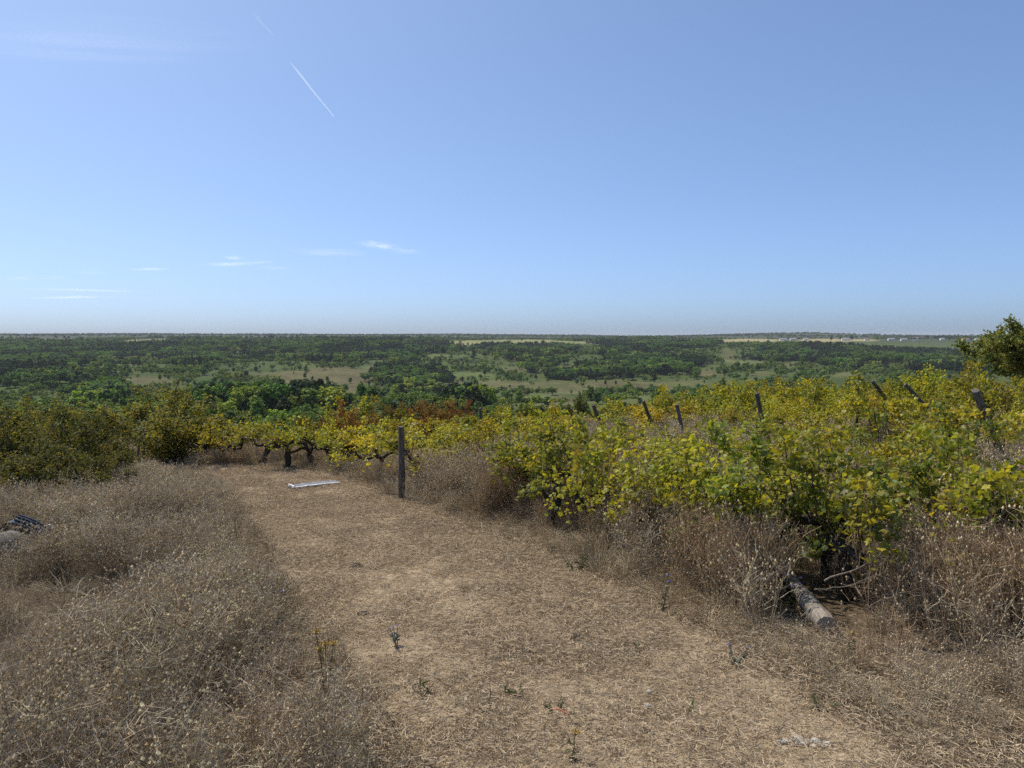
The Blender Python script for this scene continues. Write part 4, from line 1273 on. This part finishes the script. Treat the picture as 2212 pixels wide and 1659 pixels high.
# ------------------------------------------------------------------ the tree at the right edge
def right_tree():
    rng = np.random.default_rng(88)
    Y = 24.0
    x = at_y(2276, 700, Y)[0]; z = float(H(x, Y))
    e = bpy.data.objects.new('leafy_tree', None); COL.objects.link(e); e.location = (x, Y, z - .05)
    tag(e, 'leafy green tree rising above the vines at the right edge', 'tree')
    top = at_y(2236, 632, Y)[2] - z
    tb, lb = MB(), MB()
    tube(tb, [(0, 0, -.1), (.05, .02, .5), (.0, .05, 1.1), (-.05, .05, 1.7)], [.13, .11, .095, .08], 9, rng=rng, rough=.08)
    tips = []
    for k in range(15):
        a = k * 2.4 + rng.normal(0, .3); o = rng.uniform(.9, 2.35); hh = rng.uniform(.2, 1) * (top - 1.0) * (1 - .3 * (o / 2.4) ** 2)
        z0 = rng.uniform(.6, 1.6); q = np.linspace(0, 1, 8)
        c = np.stack([np.cos(a) * o * q, np.sin(a) * o * q, z0 + (hh + 1.0 - z0) * q ** .9], 1) + np.cumsum(rng.normal(0, .035, (8, 3)), axis=0)
        c[0] = (0, .03, z0)
        tube(tb, c, .055 * (1 - .85 * q), 6, cap=False)
        for j in range(12):
            i0 = rng.integers(2, 8); d = unit(rng.normal(size=3) + np.array([np.cos(a) * .7, np.sin(a) * .7, .35])); L = rng.uniform(.3, .75)
            b = np.stack([c[i0] + d * L * s for s in np.linspace(0, 1, 6)]) + np.cumsum(rng.normal(0, .02, (6, 3)), axis=0)
            tube(tb, b, .014 * (1 - .8 * np.linspace(0, 1, 6)), 4, cap=False)
            tips.append(b)
    tips = np.array(tips)
    n = 20000
    ci = rng.integers(0, len(tips), n); f = rng.uniform(.2, 1, n) ** .6 * 4.999; i0 = f.astype(int); fr = (f - i0)[:, None]
    C = tips[ci, i0] * (1 - fr) + tips[ci, i0 + 1] * fr + rng.normal(0, .09, (n, 3))
    pal = [(.20, .24, .055), (.14, .175, .04), (.27, .28, .065), (.33, .29, .07)]
    tint = pick(rng, pal, [2, 1.6, 1.6, .7], n, .2)
    leaves(lb, C, rng.uniform(.08, .14, n), rng, tint, (0, 0, .3), .6)
    link('trunk', tb.mesh('trunk', M_trunk, True), e)
    o = link('crown', lb.mesh('crown', M_bleaf), e); o['kind'] = 'stuff'
right_tree()

# ------------------------------------------------------------------ small plants, sticks and litter one can pick out
M_green = attr_mat('small_plant', .7, .2, .3, .1)
M_twig = wood_mat('pale_twig', (.22, .18, .135), (.40, .35, .28), (40, 40, 8), .001)
def stick(pts_uvh, r, label, seed, name='dry_branch', forks=2, mat=None):
    rng = np.random.default_rng(seed)
    P3 = []
    for u, v, h in pts_uvh:
        x, y, z = ground(u, v)
        # raise the point towards the eye so that it shows at (u, v)
        k = h / max(EYE - z, .2)
        P3.append((x * (1 - k), y * (1 - k), z + (EYE - z) * k))
    P3 = np.array(P3)
    q = np.linspace(0, 1, 12); ix = np.linspace(0, 1, len(P3))
    c = np.stack([np.interp(q, ix, P3[:, k]) for k in range(3)], 1) + np.cumsum(rng.normal(0, .006, (12, 3)), axis=0)
    o0 = c[0].copy()
    e = bpy.data.objects.new(name, None); COL.objects.link(e); e.location = o0
    tag(e, label, 'branch', 'pale dead branches')
    mb = MB(); tube(mb, c - o0, .7 * r * (1 - .6 * q), 6, rng=rng, rough=.15)
    link('stem', mb.mesh('stem', mat or M_twig, True), e)
    for k in range(forks):
        i0 = rng.integers(4, 10); d = unit(c[i0] - c[i0 - 2]) + rng.normal(0, .45, 3); L = rng.uniform(.08, .2)
        fb = MB(); tube(fb, np.stack([c[i0] - o0 + unit(d) * L * s for s in np.linspace(0, 1, 5)]) + np.cumsum(rng.normal(0, .005, (5, 3)), axis=0), r * .5 * (1 - .7 * np.linspace(0, 1, 5)), 5)
        link('fork', fb.mesh('fork', mat or M_twig, True), e)
stick([(1655, 1260, .3), (1680, 1240, .38), (1695, 1245, .28), (1705, 1262, .15)], .011, 'forked bleached branch standing at the upper end of the log', 1)
stick([(1780, 1250, .3), (1850, 1235, .36), (1910, 1205, .46), (1948, 1175, .55)], .009, 'long bleached branch slanting up under the big vine trunk', 2, forks=3)
stick([(1600, 1200, .5), (1640, 1165, .6), (1680, 1140, .65)], .006, 'thin pale cane poking left out of the green vine behind the log', 3)
stick([(1760, 1270, .28), (1830, 1262, .3), (1900, 1225, .42)], .006, 'thin pale cane below the long bleached branch', 4)
stick([(1880, 1300, .3), (1960, 1270, .42), (2050, 1262, .4)], .005, 'thin horizontal cane low at the right of the big vine', 5)
stick([(720, 1560, .05), (770, 1605, .05), (842, 1690, .03)], .006, 'straight pale stalk lying at the lower left edge', 6, forks=0)
stick([(498, 1610, .1), (545, 1580, .12), (590, 1535, .15)], .005, 'pale stalk slanting up in the lower left weeds', 7, forks=0)
stick([(420, 1560, .08), (450, 1600, .06), (482, 1655, .05)], .006, 'long straight straw-coloured stalk near the bottom left', 8, forks=0)
stick([(610, 1180, .1), (620, 1192, .06), (632, 1204, .03)], .009, 'short bleached twig at the left margin of the path', 9, forks=1)
stick([(320, 1425, .25), (335, 1470, .2), (330, 1520, .15)], .005, 'crooked whitish twig in the middle of the left weeds', 10, forks=2)
stick([(1230, 1540, .02), (1245, 1590, .02), (1268, 1640, .02)], .004, 'thin bent straw lying in the lower middle of the path', 11, forks=0)
stick([(880, 1480, .08), (905, 1515, .05), (912, 1545, .03)], .005, 'short greyish twig on the left part of the path bottom', 12, forks=1)

def flower(u, v, h, label, col, leafc, seed, nst=3, spread=.05, head=.007, group='flowering stalks in the dry grass', headless=False):
    rng = np.random.default_rng(seed)
    x, y, z = ground(u, v)
    e = bpy.data.objects.new('wild_flower', None); COL.objects.link(e); e.location = (x, y, z)
    tag(e, label, 'plant', group)
    for k in range(nst):
        a = rng.uniform(0, 6.28); hh = h * rng.uniform(.7, 1)
        q = np.linspace(0, 1, 6)
        c = np.stack([math.cos(a) * spread * q, math.sin(a) * spread * q, -.02 + hh * q], 1) + np.cumsum(rng.normal(0, .003, (6, 3)), axis=0)
        mb = MB(); tube(mb, c, .0035 - .0015 * q, 5, leafc)
        st = link('stalk', mb.mesh('stalk', M_green, True), e)
        lb = MB()
        n = 9; f = rng.uniform(.0, .75, n)
        C = np.stack([np.interp(f, q, c[:, j]) for j in range(3)], 1) + rng.normal(0, .012, (n, 3))
        leaves(lb, C, rng.uniform(.03, .06, n), rng, pick(rng, [leafc], [1], n), (0, 0, .3), .3)
        l = link('foliage', lb.mesh('foliage', M_green), st); l['kind'] = 'stuff'
        if not headless:
            hb = MB(); heads(hb, c[-1:], head * .7, rng, np.array([leafc]))
            n = 12; aa = np.arange(n) / n * 6.28
            pc = c[-1] + np.stack([np.cos(aa), np.sin(aa), 0 * aa + .5], 1) * head
            leaves(hb, pc, head * 1.3, rng, pick(rng, [col], [1], n), (0, 0, 1), .5)
            link('flower_head', hb.mesh('flower_head', M_green), st)
LIL = (.42, .36, .62); YEL = (.50, .33, .06); GG = (.14, .17, .12); BR = (.19, .14, .07)
flower(860, 1415, .16, 'grey-green flower with lilac heads on the left half of the path', LIL, GG, 1, 4)
flower(1585, 1445, .17, 'grey-green flower with lilac heads left below the fallen log', LIL, GG, 2, 3, .08)
flower(704, 1520, .42, 'tall dried stalk with yellow heads left of the path bottom', YEL, BR, 3, 4, .05, .016)
flower(1232, 1665, .2, 'single small yellow flower at the bottom of the path', YEL, (.12, .14, .05), 4, 1, .02, .014)
flower(1830, 1420, .2, 'yellow flower head in the dry weeds right of the log end', YEL, (.13, .14, .06), 5, 2, .04, .012)
flower(955, 1393, .06, 'tiny green weed rosette near the middle of the path', YEL, (.09, .12, .035), 6, 4, .05, headless=True)
flower(1115, 1520, .1, 'green weed tuft in the middle of the lower path', YEL, (.10, .13, .04), 7, 5, .06, headless=True)
flower(1390, 1415, .08, 'green weed tuft on the right half of the path', YEL, (.11, .13, .045), 8, 4, .05, headless=True)
flower(1505, 1555, .06, 'pale green grass sprout low right of the path middle', YEL, (.18, .21, .08), 9, 5, .06, headless=True)
flower(910, 1525, .1, 'green leafy weed at the left foot of the path', YEL, (.08, .10, .035), 10, 5, .07, headless=True)
flower(1195, 1560, .09, 'dull green weed beside the orange strip', YEL, (.10, .12, .05), 11, 4, .06, headless=True)
flower(1770, 1545, .1, 'small green weed in the straw at the lower right', YEL, (.09, .11, .035), 12, 4, .06, headless=True)
flower(1245, 1240, .2, 'green weed clump in the shade under the brown grass', YEL, (.08, .11, .03), 13, 7, .12, headless=True)
flower(1700, 1300, .25, 'grassy green clump with violet flowers left of the log', (.25, .22, .5), (.11, .13, .055), 14, 6, .1, .012)
flower(476, 1125, .42, 'single thin dark dried stalk standing at the left path margin', BR, BR, 21, 1, .03, headless=True)
flower(412, 1050, .5, 'thin dried stalk pair standing at the far left of the path', BR, BR, 22, 2, .06, headless=True)
flower(515, 1190, .4, 'upright reddish dried stalk in the left weeds near the path', BR, BR, 23, 1, .03, headless=True)
flower(1060, 1545, .16, 'short dark dried stalk in the lower middle of the path', BR, BR, 24, 1, .02, headless=True)
rngf = np.random.default_rng(31)
for (u, v) in [(600, 1355), (1430, 1330), (1500, 1240), (1620, 1300), (2010, 1270)]:
    flower(u, v, .33, {600: 'violet flower dot in the left weeds by the path edge', 1430: 'violet flower at the edge of the right weeds', 1500: 'violet flower in weeds below the bright yellow vine',
                       1620: 'violet flower in weeds left of the log', 2010: 'violet flower in weeds under the right green vine'}[u], (.25, .22, .5), (.14, .13, .07), 50 + u, 2, .04, .012)

M_orange = plain_mat('orange_plastic', (.45, .15, .08), .6, namp=.1)
x, y, z = ground(1210, 1580)
mb = MB(); q = np.linspace(0, 1, 9)
C = np.stack([-.035 + .07 * q, .004 * np.sin(q * 6), .052 + .006 * np.sin(q * 5)], 1)
for s in (1,):
    V = np.concatenate([C + [0, .006, 0], C - [0, .006, 0], C + [0, .006, .003], C - [0, .006, -.003]])
    F = []
    for i in range(8):
        F += [[i, i + 1, 10 + i, 9 + i], [18 + i, 27 + i, 28 + i, 19 + i], [i, 18 + i, 19 + i, i + 1], [9 + i, 10 + i, 28 + i, 27 + i]]
    mb.add(V, F)
o = link('plastic_strip', mb.mesh('plastic_strip', M_orange), None, (x, y, z)); o.rotation_euler = (0, 0, R(-12))
tag(o, 'short orange plastic strip lying on the straw at the bottom of the path', 'plastic strip')

# ------------------------------------------------------------------ clouds: thin real bodies of ice cloud far away
def cloud_mat(name, alpha, nscale=(1.2, 5, 1), tube_=False):
    """sunlit ice cloud, thinning out towards the rim of each body"""
    m, N, L = new_mat(name)
    out = N.new('ShaderNodeOutputMaterial')
    df = N.new('ShaderNodeBsdfDiffuse'); df.inputs[0].default_value = (.93, .96, 1.0, 1)
    tr = N.new('ShaderNodeBsdfTranslucent'); tr.inputs[0].default_value = (.93, .96, 1.0, 1)
    sm = N.new('ShaderNodeMixShader'); sm.inputs[0].default_value = .88; L.new(df.outputs[0], sm.inputs[1]); L.new(tr.outputs[0], sm.inputs[2])
    tp = N.new('ShaderNodeBsdfTransparent'); mx = N.new('ShaderNodeMixShader')
    tc = N.new('ShaderNodeTexCoord'); mp = N.new('ShaderNodeMapping'); mp.inputs['Scale'].default_value = nscale
    nz = N.new('ShaderNodeTexNoise'); nz.inputs['Scale'].default_value = 1.6; nz.inputs['Detail'].default_value = 5
    L.new(tc.outputs['Object'], mp.inputs['Vector']); L.new(mp.outputs[0], nz.inputs['Vector'])
    mr = N.new('ShaderNodeMapRange'); mr.inputs[1].default_value = .35; mr.inputs[2].default_value = .72; mr.inputs[4].default_value = alpha
    L.new(nz.outputs['Fac'], mr.inputs[0])
    fac = mr.outputs[0]
    if tube_:
        mr.inputs[3].default_value = alpha * .6
    else:
        sx = N.new('ShaderNodeVectorMath'); sx.operation = 'MULTIPLY'; sx.inputs[1].default_value = (1, 1, 0)
        ln = N.new('ShaderNodeVectorMath'); ln.operation = 'LENGTH'
        L.new(tc.outputs['Object'], sx.inputs[0]); L.new(sx.outputs[0], ln.inputs[0])
        fr = N.new('ShaderNodeMapRange'); fr.interpolation_type = 'SMOOTHSTEP'; fr.inputs[1].default_value = 1.0; fr.inputs[2].default_value = .1
        L.new(ln.outputs['Value'], fr.inputs[0])
        mu = N.new('ShaderNodeMath'); mu.operation = 'MULTIPLY'; L.new(fac, mu.inputs[0]); L.new(fr.outputs[0], mu.inputs[1]); fac = mu.outputs[0]
    L.new(fac, mx.inputs[0]); L.new(tp.outputs[0], mx.inputs[1]); L.new(sm.outputs[0], mx.inputs[2]); L.new(mx.outputs[0], out.inputs['Surface'])
    return m
import bmesh
_bm = bmesh.new(); bmesh.ops.create_icosphere(_bm, subdivisions=4, radius=1); ICO = bpy.data.meshes.new('wisp'); _bm.to_mesh(ICO); _bm.free()
for _f in ICO.polygons: _f.use_smooth = True
def wisp_mesh(mat):
    me = ICO.copy(); me.materials.append(mat); return me
ALT = 7000.0
def sky_pt(u, v, alt=ALT):
    d = ray(u, v); t = (alt - EYE) / d[2]
    return np.array([0, 0, EYE]) + d * t
W1 = wisp_mesh(cloud_mat('cirrus', .22)); W2 = wisp_mesh(cloud_mat('cirrus_thin', .2)); W3 = wisp_mesh(cloud_mat('cirrus_veil', .06, (.5, 1.5, 1)))
def cirrus(pieces, me, label, seed, thick=90, wid=.10, alt=ALT, nk=4, jit=2.2):
    rng = np.random.default_rng(seed)
    root = None
    for (u0, v0, u1, v1) in pieces:
        for k in range(nk):
            f = rng.uniform(0, 1, 2); f.sort()
            if k == 0: f = np.array([0, 1.0])
            du, dv = u1 - u0, v1 - v0
            j = rng.normal(0, jit)
            A = sky_pt(u0 + du * f[0], v0 + dv * f[0] + j, alt); B = sky_pt(u0 + du * f[1], v0 + dv * f[1] + j, alt)
            c = (A + B) / 2; L = np.linalg.norm(B - A) / 2 + 300
            if root is None:
                root = bpy.data.objects.new('cirrus_cloud', None); COL.objects.link(root); root.location = c
                tag(root, label, 'cloud', 'thin clouds', 'stuff')
            o = link('wisp', me, root, c - np.array(root.location)); o['kind'] = 'stuff'
            o.rotation_euler = (0, 0, math.atan2(B[1] - A[1], B[0] - A[0]))
            o.scale = (L, max(350, L * wid * rng.uniform(.6, 1.6)), thick * rng.uniform(.6, 1.4))
cirrus([(785, 517, 852, 541), (840, 541, 920, 543)], W1, 'bright hooked cirrus wisp in the middle of the sky above the horizon', 1, 70, .3)
cirrus([(420, 574, 605, 566), (485, 552, 522, 560), (555, 580, 630, 579)], W1, 'long thin cirrus streak left of the hooked wisp', 2, 70, .4)
cirrus([(265, 582, 375, 580), (160, 588, 245, 590)], W1, 'short cirrus streaks low in the left sky', 3, 70, .4)
cirrus([(-20, 597, 85, 600), (68, 601, 150, 600)], W1, 'lowest bright cirrus streak at the left edge of the sky', 4, 70, .4)
cirrus([(0, 622, 360, 634), (40, 645, 280, 640), (610, 545, 810, 548)], W2, 'faint broad veil of cirrus low over the left horizon', 5, 90, .3)
cirrus([(-200, 60, 620, 95), (-150, 95, 480, 112)], W3, 'pale milky cirrus veil across the upper left sky', 6, 120, .3, 8200.0, 1, 2)

def contrail(u0, v0, u1, v1, r0, r1, label, mat):
    A = sky_pt(u0, v0, 9500.0); B = sky_pt(u1, v1, 9500.0)
    n = 24; t = np.linspace(0, 1, n)
    pts = np.stack([(B - A) * s for s in t]) + np.stack([np.zeros(n), np.zeros(n), 12 * np.sin(t * 9)], 1)
    mb = MB(); tube(mb, pts, (r0 + (r1 - r0) * t) * (.25 + .75 * sstep(0, .18, t)), 10)
    o = link('contrail', mb.mesh('contrail', mat, True), None, A)
    tag(o, label, 'contrail', None, 'stuff')
contrail(628, 136, 721, 252, 46, 22, 'thin white aircraft contrail slanting down in the upper left sky', cloud_mat('contrail_ice', .18, (.002, .002, .002), True))
contrail(546, 28, 588, 74, 70, 50, 'faint dissolving remnant of a contrail near the top of the sky', cloud_mat('old_contrail_ice', .03, (.004, .004, .004), True))

# ------------------------------------------------------------------ air
m, N, L = new_mat('haze_air')
out = N.new('ShaderNodeOutputMaterial'); pv = N.new('ShaderNodeVolumePrincipled')
pv.inputs['Color'].default_value = (.94, .97, 1.0, 1); pv.inputs['Density'].default_value = 5.5e-5; pv.inputs['Anisotropy'].default_value = .0
L.new(pv.outputs[0], out.inputs['Volume'])
mb = MB(); box(mb, (0, 0, -25), (30000, 30000, 150))
hz = link('haze', mb.mesh('haze', m), kind='stuff')
hz['label'] = 'thin bluish air haze over the valley'
